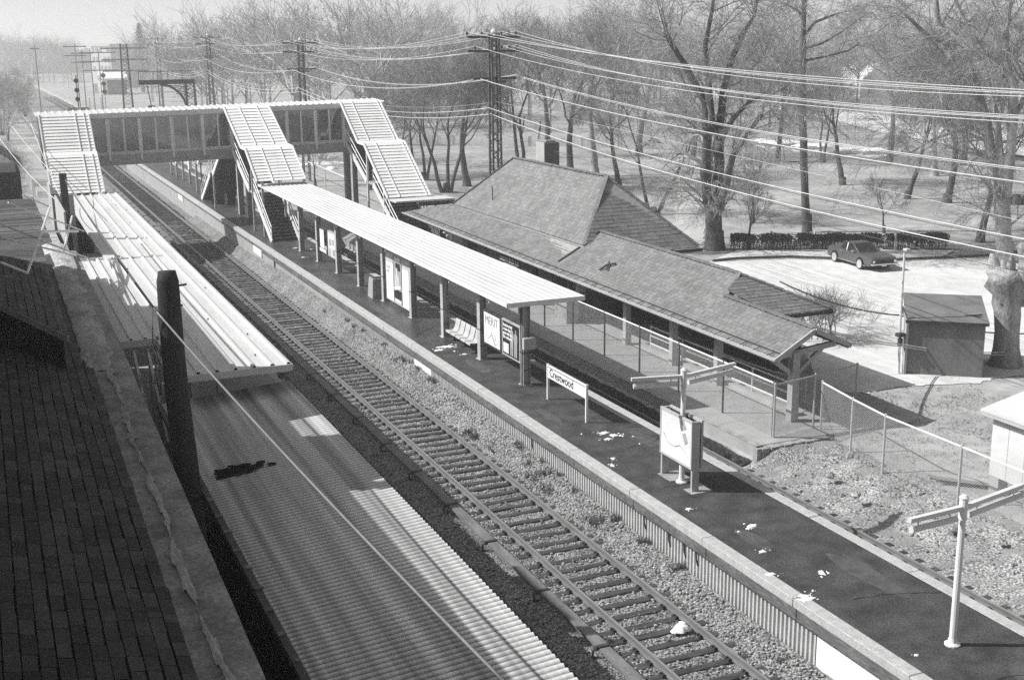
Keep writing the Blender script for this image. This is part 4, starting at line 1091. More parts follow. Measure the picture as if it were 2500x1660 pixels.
# planes: shared trackside slope
def Ls(x, y): return e_z(y)+.573*(x-XE)
def slope_poly(mb, base, pts, eave_a, eave_b, seed, exp=.17, wid=.34, jit=.012):
    """pts: convex polygon (world) on one plane; eave_a->eave_b is the lower edge direction"""
    pts = [Vector(p) for p in pts]; A, B = Vector(eave_a), Vector(eave_b); ud = (B-A).normalized()
    nn = Vector((0,0,0))
    for i in range(len(pts)): nn += pts[i].cross(pts[(i+1)%len(pts)])
    nn.normalize()
    if nn.z < 0: nn = -nn
    vd = nn.cross(ud).normalized()
    if vd.z < 0: vd = -vd
    P = [((p-A).dot(ud), (p-A).dot(vd)) for p in pts]; v0 = min(p[1] for p in P); vm = max(p[1] for p in P)
    def rng_(v):
        v = max(v0+1e-4, min(vm-1e-4, v+v0)); us = []
        for (u1, w1), (u2, w2) in zip(P, P[1:]+P[:1]):
            if (w1-v)*(w2-v) <= 0 and abs(w1-w2) > 1e-9: us.append(u1+(u2-u1)*(v-w1)/(w2-w1))
        return (min(us), max(us)) if len(us) > 1 else (0, 0)
    course_slates(mb, A+vd*v0, ud, vd, nn, vm-v0, rng_, exp, wid, jit, .014, seed)
    base.poly([p-nn*.02 for p in pts])
# --- long shelter roof (gable), mid hall roof (hipped end), big hipped roof with flared apron
YG = 32.9
mA = MB(); bA = MB()
zr = Ls(XR_, YG)
slope_poly(mA, bA, [(XE,YG,e_z(YG)),(XE,38.6,e_z(38.6)),(10.22,38.6,Ls(10.22,38.6)),(10.13,YG,Ls(10.13,YG))], (XE,YG,e_z(YG)), (XE,38.6,e_z(38.6)), 1)
xr2 = 11.60; re2 = 1.62+.0083*0
slope_poly(mA, bA, [(10.14,YG,zr),(10.22,38.6,Ls(10.22,38.6)),(11.66,38.6,1.75),(xr2,YG,re2+.08)], (xr2,YG,re2+.08), (11.66,38.6,1.75), 2)
XM = 11.35; zm1, zm2 = 3.13, 3.2
slope_poly(mA, bA, [(XE,38.6,e_z(38.6)),(XE,51.0,e_z(51)),(XM,51.0,Ls(XM,51)),(XM,39.3,Ls(XM,39.3)),(10.22,38.6,Ls(10.22,38.6))], (XE,38.6,e_z(38.6)), (XE,51,e_z(51)), 3)
xm2 = 13.8; zq = 1.98
slope_poly(mA, bA, [(XM,39.3,Ls(XM,39.3)),(XM,51,Ls(XM,51)),(xm2,51,2.05),(xm2,36.75,1.95)], (xm2,36.75,1.95), (xm2,51,2.05), 4)
o = mA.build('shelter_roof', M['slate'], dp); bA.build('roof_bed', M['slatebase'], o)
mB = MB(); bB = MB()
slope_poly(mB, bB, [(10.22,38.48,Ls(10.22,38.5)),(XM,39.3,Ls(XM,39.3)),(xm2,36.75,1.95),(11.35,36.75,1.95)], (11.35,36.75,1.95), (xm2,36.75,1.95), 5, .2, .42)
o = mB.build('shelter_hip_end', M['slate'], dp); bB.build('roof_bed', M['slatebase'], o)
mC = MB(); bC = MB()
XB = 10.35; ya, yb = 50.7, 68.1
def Lb(y): return 2.62+.002*(y-50)
# apron continuing the trackside slope, with its own far hip
slope_poly(mC, bC, [(XE,51,e_z(51)),(XE,72.3,e_z(72.3)),(XB,68.3,Lb(68.3)),(XB,50.4,Lb(50.4))], (XE,51,e_z(51)), (XE,72.3,e_z(72.3)), 6)
slope_poly(mC, bC, [(XE,72.3,e_z(72.3)),(XB,68.3,Lb(68.3)),(15.65,68.3,2.65),(16.9,72.3,1.85)], (16.9,72.3,1.85), (XE,72.3,e_z(72.3)), 7)
o = mC.build('apron_roof', M['slate'], dp); bC.build('roof_bed', M['slatebase'], o)
mD = MB(); bD = MB()
rz = 5.5; XC = 13.0; rn, rf = 53.55, 65.1
slope_poly(mD, bD, [(XB,50.75,Lb(50.7)+.03),(XB,68.2,Lb(68.2)+.03),(XC,rf,rz+.04),(XC,rn,rz)], (XB,50.75,Lb(50.7)+.03), (XB,68.2,Lb(68.2)+.03), 8, .21, .36, .02)
o = mD.build('main_roof', M['slate'], dp); bD.build('roof_bed', M['slatebase'], o)
mE = MB(); bE = MB()
slope_poly(mE, bE, [(XB,50.75,Lb(50.7)+.03),(XC,rn,rz),(16.2,49.9,2.25),(10.9,49.9,2.25)], (10.9,49.9,2.25), (16.2,49.9,2.25), 9, .24, .46, .02)
slope_poly(mE, bE, [(XC,rn,rz),(XC,rf,rz+.04),(16.0,68.3,2.4),(16.2,49.9,2.25)], (16.2,49.9,2.25), (16.0,68.3,2.4), 10)
slope_poly(mE, bE, [(XC,rf,rz+.04),(XB,68.2,Lb(68)+.03),(16.0,68.3,2.4)], (16.0,68.3,2.4), (XB,68.2,Lb(68)+.03), 12)
o = mE.build('main_hip_end', M['slate'], dp); bE.build('roof_bed', M['slatebase'], o)
# ridge and hip tiles
m = MB()
def ridge(p, q, w=.2, step=.34):
    p, q = Vector(p), Vector(q); n = max(1, int((q-p).length/step))
    for i in range(n):
        a = p.lerp(q, i/n); b = p.lerp(q, (i+.96)/n); j = (rr.random()-.5)*.02
        m.beam(a+Vector((0,0,.02+j)), b+Vector((0,0,.045+j)), w, .05)
ridge((10.13,YG,zr+.02), (10.22,38.5,Ls(10.22,38.5)+.02)); ridge((XM,39.3,Ls(XM,39.3)+.02), (XM,51,Ls(XM,51)+.02))
ridge((10.22,38.5,Ls(10.22,38.5)), (XM,39.3,Ls(XM,39.3)), .18); ridge((XM,39.3,Ls(XM,39.3)), (xm2,36.8,1.98))
ridge((XB,50.75,Lb(50)+.05), (XC,rn,rz+.02), .2); ridge((XC,rn,rz+.02), (16.2,49.95,2.3)); ridge((XC,rn,rz+.03), (XC,rf,rz+.06)); ridge((XB,68.2,Lb(68)+.05), (XC,rf,rz+.04))
m.build('ridge_tiles', M['slate'], dp)
m = MB().beam((XB-.04,50.6,Lb(50.6)-.03), (XB-.04,68.2,Lb(68.2)-.03), .16, .04); m.build('roof_flashing', M['slatebase'], dp)
m = MB().beam((9.1,51.0,Ls(9.1,51)+.03), (10.2,50.9,Ls(10.2,50.9)+.03), .16, .05).beam((XB-.02,50.7,Lb(50.7)), (XM,51.05,Ls(XM,51)+.05), .1, .12); m.build('valley_flashing', M['timberd'], dp)
# eaves, gutters with hangers
m = MB()
m.beam((XE-.02,YG,e_z(YG)-.1), (XE-.02,72.3,e_z(72.3)-.1), .06, .16)
m.build('fascia', M['timber'], dp)
m = MB().sweep([(-.1,.07),(-.1,-.02),(-.05,-.06),(.03,-.06),(.06,.0),(.06,.05)], (XE-.12,YG-.1,e_z(YG)-.04), (XE-.12,72.3,e_z(72.3)-.04))
m.build('gutter', M['steeld'], dp)
m = MB(); y = YG+.3
while y < 72:
    m.beam((XE-.2, y, e_z(y)+.05), (XE+.1, y, e_z(y)+.13), .025, .02); y += .82
m.tube([(XE+.12, YG, e_z(YG)+.15), (XE+.12, 72, e_z(72)+.15)], .014, 4)
m.build('gutter_hanger', M['dark'], dp)
m = MB().beam((11.3,36.7,1.86), (xm2+.1,36.7,1.86), .05, .14).beam((xm2+.06,36.7,1.88), (xm2+.06,51,1.98), .06, .14).beam((11.62,YG,1.58), (11.68,36.7,1.66), .06, .12)
for x in (12.0, 12.7, 13.4): m.beam((x,36.6,1.86), (x,36.9,2.02), .03, .02)
m.beam((11.0,49.8,2.15), (16.3,49.8,2.15), .06, .16)
m.build('rear_gutter', M['dark'], dp)
# near gable: barge boards, beam, post with braces
m = MB()
for p, q in (((XE-.1,YG-.06,e_z(YG)-.09),(XR_,YG-.06,zr-.05)), ((XR_,YG-.06,zr-.05),(11.68,YG-.06,1.62))): m.beam(p, q, .07, .17)
m.build('barge_board', M['timber'], dp)
PX, PY = 9.62, 33.25
PT = -.95
pm = MB().bevbox(PX-.14, PX+.14, PY-.14, PY+.14, PT, 1.55, .02).bevbox(PX-.155, PX+.155, PY-.155, PY+.155, PT, -.45, .015)
pm.build('post', M['timber'], dp)
m = MB().beam((8.75,PY,1.42),(11.3,PY,1.66),.16,.18)
m.beam((PX-.1,PY,.75),(8.75,PY,1.36),.13,.13).beam((PX+.1,PY,.75),(10.75,PY,1.55),.13,.13).beam((PX+.05,PY,1.2),(10.35,PY,1.2+.0),.1,.1) if False else m.beam((PX-.1,PY,.75),(8.75,PY,1.36),.13,.13).beam((PX+.1,PY,.75),(10.75,PY,1.55),.13,.13)
m.beam((10.0,PY,1.55),(10.25,PY,1.15),.1,.1).beam((PX,PY-.1,.7),(PX-.5,PY+1.4,1.3),.13,.15)
m.build('brace', M['timber'], dp)
for k, (px, py) in enumerate(((1778,935),(1646,890),(1530,840))):
    yk = gz(px, py, PT).y; x = 9.85
    MB().bevbox(x-.13, x+.13, yk-.13, yk+.13, PT, 1.7, .02).bevbox(x-.145, x+.145, yk-.145, yk+.145, PT, -.4, .015).build('post', M['timber'], dp)
    MB().beam((x-.1, yk, 1.0), (8.8, yk, 1.52), .12, .12).build('brace', M['timber'], dp)
MB().beam((9.75,33.2,1.62), (9.75,51,1.85), .16, .2).build('plate_beam', M['timberd'], dp)
MB().beam((XE+.12,YG+.1,e_z(YG)-.02), (10.1,YG+.1,zr-.06), .05, .05).build('rafter', M['timberd'], dp)
# roof boarding seen from below and dark interior walls
m = MB()
for (x0, x1, y0, y1) in ((XE,XR_,YG,51),):
    m.add([(x0,y0,Ls(x0,y0)-.05),(x1,y0,Ls(x1,y0)-.05),(x1,y1,Ls(x1,y1)-.05),(x0,y1,Ls(x0,y1)-.05)], [(0,1,2,3)])
m.build('soffit_boards', M['timberd'], dp)
MB().box(10.75, 15.2, 50.6, 67.8, PT, 2.5).build('wall', M['brick'], dp)
MB().box(12.9, 13.3, 38.6, 50.6, PT, 1.9).build('back_wall', M['brick'], dp)
m = MB()
for y in (52.5, 55.5, 58.5, 61.5, 64.5): m.box(10.70, 10.74, y-.5, y+.5, .1, 1.5)
m.build('window', M['carglass'], dp)
m = MB()
for y in (54, 60, 66): m.box(10.68, 10.74, y-.5, y+.5, PT, 1.25)
m.build('door', M['timberd'], dp)
# hut wing under the roof and pier with ledge, seen past the canopy end
MB().box(9.2, 10.2, 50.3, 51.6, PT, .35).box(9.15, 10.25, 50.25, 51.65, .35, .45).build('ticket_bay', M['concreted'], dp)
MB().bevbox(9.85, 10.2, 50.3, 50.65, PT, 1.9, .02).build('post', M['timber'], dp)
for y in (55, 59.5, 64, 68.5): MB().box(9.6, 9.85, y-.12, y+.12, PT, 1.9).build('post', M['timberd'], dp)
# chimney
cp = gx(1338, 388, 14.2)
ch = MB().bevbox(13.75, 14.65, cp.y-.55, cp.y+.55, 4.3, cp.z+.95, .03).build('chimney', M['brick'], dp)
MB().box(13.70, 13.748, cp.y-.56, cp.y+.56, 4.3, cp.z+.97).build('pale_face', M['timber'], ch)  # paler sheet over the left side of the chimney
MB().bevbox(13.9, 14.5, cp.y-.35, cp.y+.35, cp.z+.95, cp.z+1.05, .02).build('cap', M['concreted'], ch)
# vent pipe, debris, lamps and sign along the eaves
m = MB().tube([(11.0, 63.6, 3.2), (11.0, 63.6, 4.15)], .03, 6); m.build('vent_pipe', M['dark'], dp)
p = gz(1483, 650, 2.3)
m = MB().tube([(p.x-.3, p.y+.2, Ls(p.x-.3, p.y)+.08), (p.x, p.y, Ls(p.x, p.y)+.16), (p.x+.25, p.y-.3, Ls(p.x+.25, p.y)+.09)], .05, 5).tube([(p.x-.2, p.y-.3, Ls(p.x-.2, p.y)+.1), (p.x+.2, p.y+.2, Ls(p.x+.2, p.y)+.14)], .04, 5)
tag(m.build('roof_debris', M['dark']), 'dark broken bracket lying on the slates of the shelter roof', 'debris')
ln = None
for k, (px, py) in enumerate(((1085,567),(1154,592),(1205,613),(1272,639),(1336,663),(1452,705),(1560,747),(1691,796),(1842,859))):
    p = gx(px, py, XE-.02); y = p.y; z = p.z-.03
    if k == 0:
        ln = thing('eaves_lamp', 'small white twin-bulb lamp hung under the gutter of the depot roof', 'lamp', (XE, y, z), 'white lamps under the depot gutter')
        MB().lathe((XE, y, z), [(0,.07),(.1,.05),(.12,0),(.1,-.05),(0,-.07)], 8).build('bulb', M['white'], ln)
        MB().lathe((XE+.05, y-.3, z-.14), [(0,.06),(.09,.04),(.1,0),(.08,-.05),(0,-.06)], 8).build('bulb', M['white'], ln)
        MB().beam((XE, y, z+.06), (XE+.3, y-.05, z+.16), .04, .04).build('bracket', M['steel'], ln)
    else: dup(ln, (XE, y, z))
ds = thing('depot_name_board', 'dark name board with white lettering under the depot eaves', 'name board', (9.2, 55, 1.2))
pa = gx(1221, 622, 9.0); pb_ = gx(1266, 641, 9.0)
MB().box(8.98, 9.04, pb_.y-.1, pa.y+.1, pa.z-.42, pa.z+.08).build('board', M['ink'], ds)
text_part('lettering', 'CRESTWOOD N.Y.', (8.975, pa.y, pa.z-.22), U, V, .30, M['panelw'], ds)
MB().box(8.97, 8.979, pb_.y+.2, pa.y-.6, pa.z-.40, pa.z-.30).build('small_print', M['inkg'], ds)
# depot platform
dpl = thing('depot_platform', 'pale concrete low platform along the depot', 'platform', (8.5, 45, G), kind='structure')
MB().bevbox(6.92, 13.4, 31.5, 100, -1.55, PT, .03).build('slab', M['concrete'], dpl)
MB().box(6.9, 7.15, 31.45, 100, PT-.01, PT+.012).build('edge_strip', M['concreted'], dpl)
m = MB()
for y in range(34, 92, 3): m.box(7.15, 13, y-.02, y+.02, PT+.001, PT+.004)
for x in (8.6, 10.15): m.box(x-.02, x+.02, 31.5, 92, PT+.002, PT+.005)
m.build('joints', M['concreted'], dpl)
m = MB()
for i in range(16): 
    t = i/15; x = 6.95+2.6*t; m.box(x-.12, x+.16, 31.30-.1*rr.random(), 31.52, -1.5, PT-.02-.03*rr.random())
m.build('broken_edge', M['concreted'], dpl)
# pipe guard rail along the back of the open platform
gr = thing('guard_rail', 'pale pipe guard rail between the shelter posts on the depot platform', 'railing', (10.2, 40, PT))
m = MB()
for z in (.2, .55, .95): m.tube([(10.25, 34.2, PT+z+.1), (10.25, 44.2, PT+z+.1)], .035, 6)
m.build('rails', M['lamp'], gr)
for y in (34.2, 36.6, 39.2, 41.6, 44.2): MB().tube([(10.25, y, PT), (10.25, y, PT+1.08)], .035, 6).build('post', M['lamp'], gr)
MB().box(10.12, 10.4, 33.6, 45, PT, PT+.12).build('kerb', M['concrete'], gr)
g2 = thing('guard_rail', 'curved grey pipe guard rail dropping away beyond the near shelter post', 'railing', (11, 34, PT))
m = MB()
for z, dz in ((1.0,0),(.62,0)): 
    m.tube([(10.3,42,PT+z),(10.7,36,PT+z),(11.4,34.2,PT+z-.05),(12.1,33.6,PT+z-.35),(12.4,33.3,PT+z-.75)], .03, 6)
m.tube([(11.2,34.6,PT),(11.2,34.6,PT+1.0)], .03, 6)
m.build('rails', M['steel'], g2)
# ================================================================== FENCES
rr = random.Random(41)
def chain_mesh(a, b, h, z0a, z0b, cell=.075, w=.0045):
    """diamond wire netting between two plan points, real strips"""
    a, b = Vector((a[0],a[1],0)), Vector((b[0],b[1],0)); L_ = (b-a).length; d = (b-a)/L_; m = MB()
    def P(s, t): return a+d*s+Vector((0,0,z0a+(z0b-z0a)*s/L_+t))
    n = int((L_+h)/cell)
    for k in range(n+1):
        for sg in (1, -1):
            s0 = -h+k*cell
            if sg > 0: p, q = (s0, 0), (s0+h, h)
            else: p, q = (s0, h), (s0+h, 0)
            # clip to 0..L
            (x0,t0),(x1,t1) = p, q
            if x1 <= 0 or x0 >= L_: continue
            if x0 < 0: t0 += (t1-t0)*(0-x0)/(x1-x0); x0 = 0
            if x1 > L_: t1 = t0+(t1-t0)*(L_-x0)/(x1-x0); x1 = L_
            A, B = P(x0,t0), P(x1,t1); up = Vector((0,0,w))
            m.add([A-up, B-up, B+up, A+up], [(0,1,2,3)])
    return m
def fence(name, label, pts, h, z0, rail_r=.032, post_r=.04, top=True, posts=None, mesh=True, railmat='lamp', postmat='lamp', cell=.075):
    t = thing(name, label, 'fence', (pts[0][0], pts[0][1], z0[0]))
    for i, (p, z) in enumerate(zip(pts, z0)):
        MB().tube([(p[0],p[1],z-.1),(p[0],p[1],z+h)], post_r, 8).lathe((p[0],p[1],z+h), [(post_r*1.2,-.02),(post_r*1.2,.02),(0,.06)], 8).build('post', M[postmat], t)
    for (p, q, za, zb) in zip(pts, pts[1:], z0, z0[1:]):
        if top: MB().tube([(p[0],p[1],za+h-.03),(q[0],q[1],zb+h-.03)], rail_r, 6).build('top_rail', M[railmat], t)
        if mesh: chain_mesh(p, q, h-.06, za+.04, zb+.04, cell).build('wire_mesh', M['steel'], t)
    return t
ys_f = [32.03+3.06*k for k in range(14)]
f1 = fence('chain_link_fence', 'chain-link fence with a white top rail along the edge of the depot platform', [(7.95+.008*(y-32), y) for y in ys_f], 1.9, [PT]*14, railmat='whitepaint', postmat='wired')
f2 = fence('chain_link_fence', 'short return of chain-link fence at the end of the depot platform', [(7.95,31.98),(9.88,32.4),(12.35,33.26)], 1.85, [PT,PT,G], .025, railmat='steel', postmat='steel')
pts = [(9.93,32.05),(9.55,30.0),(9.28,28.12),(9.25,24.89),(9.2,21.7),(9.15,18.5)]
f3 = fence('chain_link_fence', 'chain-link fence running along the gravel bank toward the white metal hut', pts, 1.8, [G]*6, railmat='whitepaint', postmat='steel')
MB().lathe((9.93,32.05,G-.1), [(.35,0),(.32,.12),(.1,.2)], 9).build('footing', M['concreted'], f3)
# ================================================================== SHED, MAST, WHITE HUT
a = Vector((17.66, 36.75, G)); b = Vector((19.9, 34.95, G)); d = (b-a).normalized(); bk = Vector((-d.y, d.x, 0))
w = (b-a).length; dpth = 3.3
if bk.y < 0: bk = -bk
zf = 2.18; zb_ = 2.55
sh = thing('tool_shed', 'windowless olive-grey timber shed with a low lean-to roof in the gravel lot', 'shed', tuple(a))
c4 = [a, b, b+bk*dpth, a+bk*dpth]
m = MB(); 
up = lambda p, h: p+Vector((0,0,h))
m.add([c4[0], c4[1], up(c4[1],zf), up(c4[0],zf)], [(0,1,2,3)]); m.add([c4[1], c4[2], up(c4[2],zb_), up(c4[1],zf)], [(0,1,2,3)])
m.add([c4[3], c4[0], up(c4[0],zf), up(c4[3],zb_)], [(0,1,2,3)]); m.add([c4[2], c4[3], up(c4[3],zb_), up(c4[2],zb_)], [(0,1,2,3)])
m.build('wall', M['shed'], sh)
o_ = .12
r4 = [up(a-d*o_-bk*o_, zf-.01), up(b+d*o_-bk*o_, zf-.01), up(b+d*o_+bk*(dpth+o_), zb_+.02), up(a-d*o_+bk*(dpth+o_), zb_+.02)]
MB().prism(r4, (0,0,.07)).build('roof', M['shed'], sh)
m = MB()
for (p, q) in ((r4[0], r4[1]),): m.beam(p+Vector((0,0,.0)), q, .05, .1)
m.build('eaves_trim', M['dark'], sh)
MB().beam(up(a-d*.06-bk*.06,0), up(a-d*.06-bk*.06,zf), .12, .12).beam(up(a-d*.06-bk*.06,zf), up(a-d*.3+bk*.1, zf+.55), .1, .1).build('corner_board', M['timber'], sh)
MB().beam(up(b-d*.75+bk*.6, zf+.18), up(b-d*.1+bk*.9, zf+.22), .07, .05).build('batten', M['timber'], sh)
MB().box(a.x-.0, a.x+.01, a.y, a.y+.01, G, G+.01).build('sill', M['dark'], sh)
pm_ = thing('thin_mast', 'thin pale pipe mast standing at the corner of the olive-grey shed', 'mast', (17.45, 36.9, G))
MB().tube([(17.45,36.9,G),(17.42,36.95,G+2.2),(17.45,37.0,G+5.0)], [.06,.05,.045], 8).build('pipe', M['lamp'], pm_)
MB().bevbox(17.36,17.56,36.8,37.0,G+4.95,G+5.06,.01).build('cap', M['lamp'], pm_)
MB().box(17.2,17.5,36.7,36.95,G+1.55,G+1.7).box(17.25,17.4,36.72,36.85,G+1.2,G+1.5).build('bracket', M['dark'], pm_)
# white metal hut at the right edge, raised on legs
hx, hy = 10.82, 25.35
hu = thing('metal_hut', 'white ribbed metal hut raised on blocks at the right edge of the view', 'hut', (hx, hy, G))
hw, hd, hb, ht = 2.6, 3.0, G+.55, 1.42
MB().box(hx, hx+hd, hy-hw, hy, hb, ht-.06).build('wall', M['white'], hu)
m = MB()
for k in range(1, 5): m.box(hx-.006, hx-.001, hy-.62*k-.008, hy-.62*k+.008, hb, ht-.1)
m.build('seam', M['steel'], hu)
m = MB().prism([(hx-.28,hy-hw-.2,ht-.02),(hx-.28,hy+.25,ht-.02),(hx+hd*.5,hy+.25,ht+.34),(hx+hd*.5,hy-hw-.2,ht+.34)], (0,0,.06))
m.prism([(hx+hd*.5,hy-hw-.2,ht+.34),(hx+hd*.5,hy+.25,ht+.34),(hx+hd+.28,hy+.25,ht-.02),(hx+hd+.28,hy-hw-.2,ht-.02)], (0,0,.06))
m.build('roof', M['white'], hu)
MB().beam((hx-.24,hy-hw,ht-.08),(hx-.24,hy+.2,ht-.08), .06, .09).build('eaves_gutter', M['steel'], hu)
for y in (hy-.18, hy-1.5, hy-2.5): MB().bevbox(hx+.02, hx+.4, y-.18, y+.17, G-.05, hb, .02).build('block', M['concrete'], hu)
MB().box(hx+.5, hx+hd-.1, hy-hw+.1, hy-.1, hb-.12, hb).build('floor_frame', M['dark'], hu)
for k in range(3):
    p = gz(2330+12*k, 1168+7*k, G+.1)
    tag(MB().beam((p.x-.5,p.y+.6,G+.12+.05*k),(p.x+.75,p.y-.7,G+.10+.05*k), .2, .1).build('timber_baulk', M['timber']), ('weathered timber baulk lying beside the white hut, farthest of three', 'weathered timber baulk lying beside the white hut, middle of three', 'weathered timber baulk lying nearest the legs of the white hut')[k], 'timber', 'timber baulks by the hut')
# stones scattered on the bank
m = MB()
def rock(c, r, q):
    n1, n2 = 4, 7; v = []; 
    for i in range(n1+1):
        for k in range(n2):
            t = math.pi*i/n1; ph = 2*math.pi*k/n2; s = r*(.7+.5*rr.random())
            v.append((c.x+s*math.sin(t)*math.cos(ph), c.y+s*math.sin(t)*math.sin(ph), c.z+.65*s*math.cos(t)))
    q.add(v, [(i*n2+k, i*n2+(k+1)%n2, (i+1)*n2+(k+1)%n2, (i+1)*n2+k) for i in range(n1) for k in range(n2)])
for i in range(420):
    x = 6.5+3.3*rr.random()**.8; y = 14+17*rr.random(); z = max(ground_z(x, y), BED)+.03
    rock(Vector((x, y, z)), .035+.09*rr.random()**4, m)
for px, py, r in ((2075,1117,.2),(2070,1095,.15),(2090,1208,.16),(2228,1188,.14),(2028,1160,.15),(2450,1325,.15),(2330,1290,.18)):
    p = gz(px, py, G-.1); rock(p, r, m)
tag(m.build('stones', M['gravel'], None, False), kind='stuff')
# ballast: loose stones along the near track, so the bed has a real broken surface
m = MB()
ico = [(0,0,1),(.89,0,.45),(.28,.85,.45),(-.72,.53,.45),(-.72,-.53,.45),(.28,-.85,.45),(.72,.53,-.45),(-.28,.85,-.45),(-.89,0,-.45),(-.28,-.85,-.45),(.72,-.53,-.45)]
icf = [(0,1,2),(0,2,3),(0,3,4),(0,4,5),(0,5,1),(1,6,2),(2,7,3),(3,8,4),(4,9,5),(5,10,1),(6,7,2),(7,8,3),(8,9,4),(9,10,5),(10,6,1)]
for i in range(16000):
    y = 15+ 40*rr.random()**1.7
    x = rr.choice((-3.2+2.6*rr.random(), -.85+.9*rr.random(), -5.2+2.2*rr.random()))
    if abs(x-XL) < .09 or abs(x-XR) < .09 or abs(x+3.62) < .18: continue
    f = ((y-9.0) % .588)/.588
    if -3.2 < x < -.6 and (f < .24 or f > .76) and rr.random() < .93: continue
    z = bed_z(x, y); r = .022+.022*rr.random()
    o_ = len(m.v); sx, sy, sz = r*(.7+.6*rr.random()), r*(.7+.6*rr.random()), r*(.6+.5*rr.random()); a_ = rr.random()*6.28; ca, sa = math.cos(a_), math.sin(a_)
    for u, v_, w_ in ico:
        X, Y = u*sx, v_*sy; m.v.append((x+X*ca-Y*sa, y+X*sa+Y*ca, z+.012+w_*sz))
    m.f += [(p+o_, q+o_, s_+o_) for p, q, s_ in icf]
M['ballaststone'] = mat('loose_ballast', .28, .9, .2, 8, island=.55)
tag(m.build('ballast_stones', M['ballaststone']), kind='stuff')
# weeds along the foot of the platform wall, on the far track and on the bank
def weeds(name, spots, hgt_, matn, blades=26):
    m = MB()
    for (x, y, z, s) in spots:
        for k in range(blades):
            a_ = rr.random()*6.28; d_ = s*.5*rr.random(); bx_, by_ = x+d_*math.cos(a_), y+d_*math.sin(a_)
            h_ = hgt_*(.4+.8*rr.random()); lx, ly = (rr.random()-.5)*h_*1.2, (rr.random()-.5)*h_*1.2; w_ = .012+.012*rr.random()
            m.add([(bx_-w_,by_,z),(bx_+w_,by_+w_,z),(bx_+lx,by_+ly,z+h_)], [(0,1,2)])
    return tag(m.build(name, M[matn]), kind='stuff')
sp_ = []
for i in range(34):
    y = 15+45*rr.random()**1.3; x = .1-.35*rr.random()**1.5
    sp_.append((x, y, bed_z(min(x, .1), y)-.02, .3))
for px, py in ((1095,990),(1110,1000),(1080,985),(1120,1005),(1160,1055),(1205,1085),(1450,1265),(1480,1280),(1310,1160),(1350,1190)):
    p = gz(px, py, BED+.25)
    for k in range(9): sp_.append((p.x+.3*(rr.random()-.5), p.y+.8*(rr.random()-.5), p.z-.1, .5))
weeds('weeds', sp_, .2, 'weed')
sp_ = [(6.25+.55*rr.random(), 31.5+55*rr.random(), BED+.08, .35) for i in range(700)]
weeds('trackside_weeds', sp_, .16, 'weed', 14)
sp_ = [(7+3*rr.random()**.7, 14+18*rr.random(), 0, .5) for i in range(420)]
sp_ = [(x, y, ground_z(x, y), s) for x, y, z, s in sp_]
weeds('bank_grass', sp_, .09, 'brush', 9)
sp_ = [(10+9*rr.random(), 24+12*rr.random(), 0, .8) for i in range(700)]
sp_ = [(x, y, ground_z(x, y), s) for x, y, z, s in sp_ if not (hx-.2 < x < hx+hd and y < hy+.2)]
weeds('rough_grass', sp_, .07, 'brush', 9)
sp_ = [(-12.9-9*rr.random(), 78+75*rr.random(), BED-.05, 1.6) for i in range(900)]
weeds('line_scrub', sp_, 1.1, 'weed', 16)
# ================================================================== GRAVEL LOT, KERB, VERGE
lot = [gz(px, py, G) for px, py in ((1640,640),(1760,640),(1850,636),(1930,633),(2040,637),(2180,640),(2300,635),(2420,629),(2560,610),(2700,700),(2600,900),(2430,925),(2390,935),(2200,945),(2120,960),(2060,960),(2000,930),(1900,760),(1640,720))]
LZ = G+.022
def ragged(ps, amp, n=8):
    out = []
    for p, q in zip(ps, ps[1:]+ps[:1]):
        for i in range(n):
            c = p.lerp(q, i/n); out.append(Vector((c.x+amp*(rr.random()-.5), c.y+amp*(rr.random()-.5), c.z)))
    return out
tag(MB().poly([(p.x, p.y, LZ) for p in ragged(lot, .25)]).build('gravel_lot', M['lot']), kind='structure')
kb = MB(); kp = [gz(px, py, G) for px, py in ((1740,639),(1800,633),(1850,631),(1930,629),(2040,633),(2180,636),(2300,631),(2420,625),(2560,606))]
for p, q in zip(kp, kp[1:]): kb.beam((p.x,p.y,G+.07),(q.x,q.y,G+.07), .16, .13)
tag(kb.build('kerb', M['beam']), kind='structure')
vg = [gz(px, py, G) for px, py in ((1740,637),(1800,631),(1850,629),(1930,627),(2040,631),(2180,634),(2300,629),(2330,614),(2180,612),(1930,612),(1800,614))]
tag(MB().poly([(p.x,p.y,G+.07) for p in vg]).build('verge', M['lot']), kind='structure')
# hedge clipped square, bare at the base, behind white posts
ha, hb_ = Vector((28.3, 65.4, G)), Vector((40.6, 59.3, G)); hd_ = (hb_-ha); hl = hd_.length; hd_.normalize(); hn = Vector((-hd_.y, hd_.x, 0))
he = thing('clipped_hedge', 'long dark clipped hedge along the far side of the gravel lot', 'hedge', tuple(ha))
m = MB(); st_ = MB()
gaps = (1.75, 4.1, 9.8)
for i in range(15000):
    s = hl*rr.random(); 
    if any(abs(s-g_) < .22 for g_ in gaps) and rr.random() < .8: continue
    t = (rr.random()-.5)*.95; z = .16+.84*rr.random()**.55+.05*math.sin(s*3)
    if z < .55 and rr.random() < .6: continue
    c = ha+hd_*s+hn*t+Vector((0,0,z)); r = .04+.05*rr.random(); u_ = Vector((rr.random()-.5, rr.random()-.5, rr.random()-.5)).normalized(); v_ = u_.cross(Vector((rr.random()-.5,.3,rr.random()-.5))).normalized()
    m.add([c+u_*r, c+v_*r*.7, c-u_*r, c-v_*r*.7], [(0,1,2,3)])
for i in range(260):
    s = hl*i/260; c = ha+hd_*s+hn*(rr.random()-.5)*.7; st_.tube([c, c+Vector(((rr.random()-.5)*.3,(rr.random()-.5)*.3,.7))], .018, 4)
m.build('leaves', M['hedge'], he); st_.build('stems', M['bark'], he)
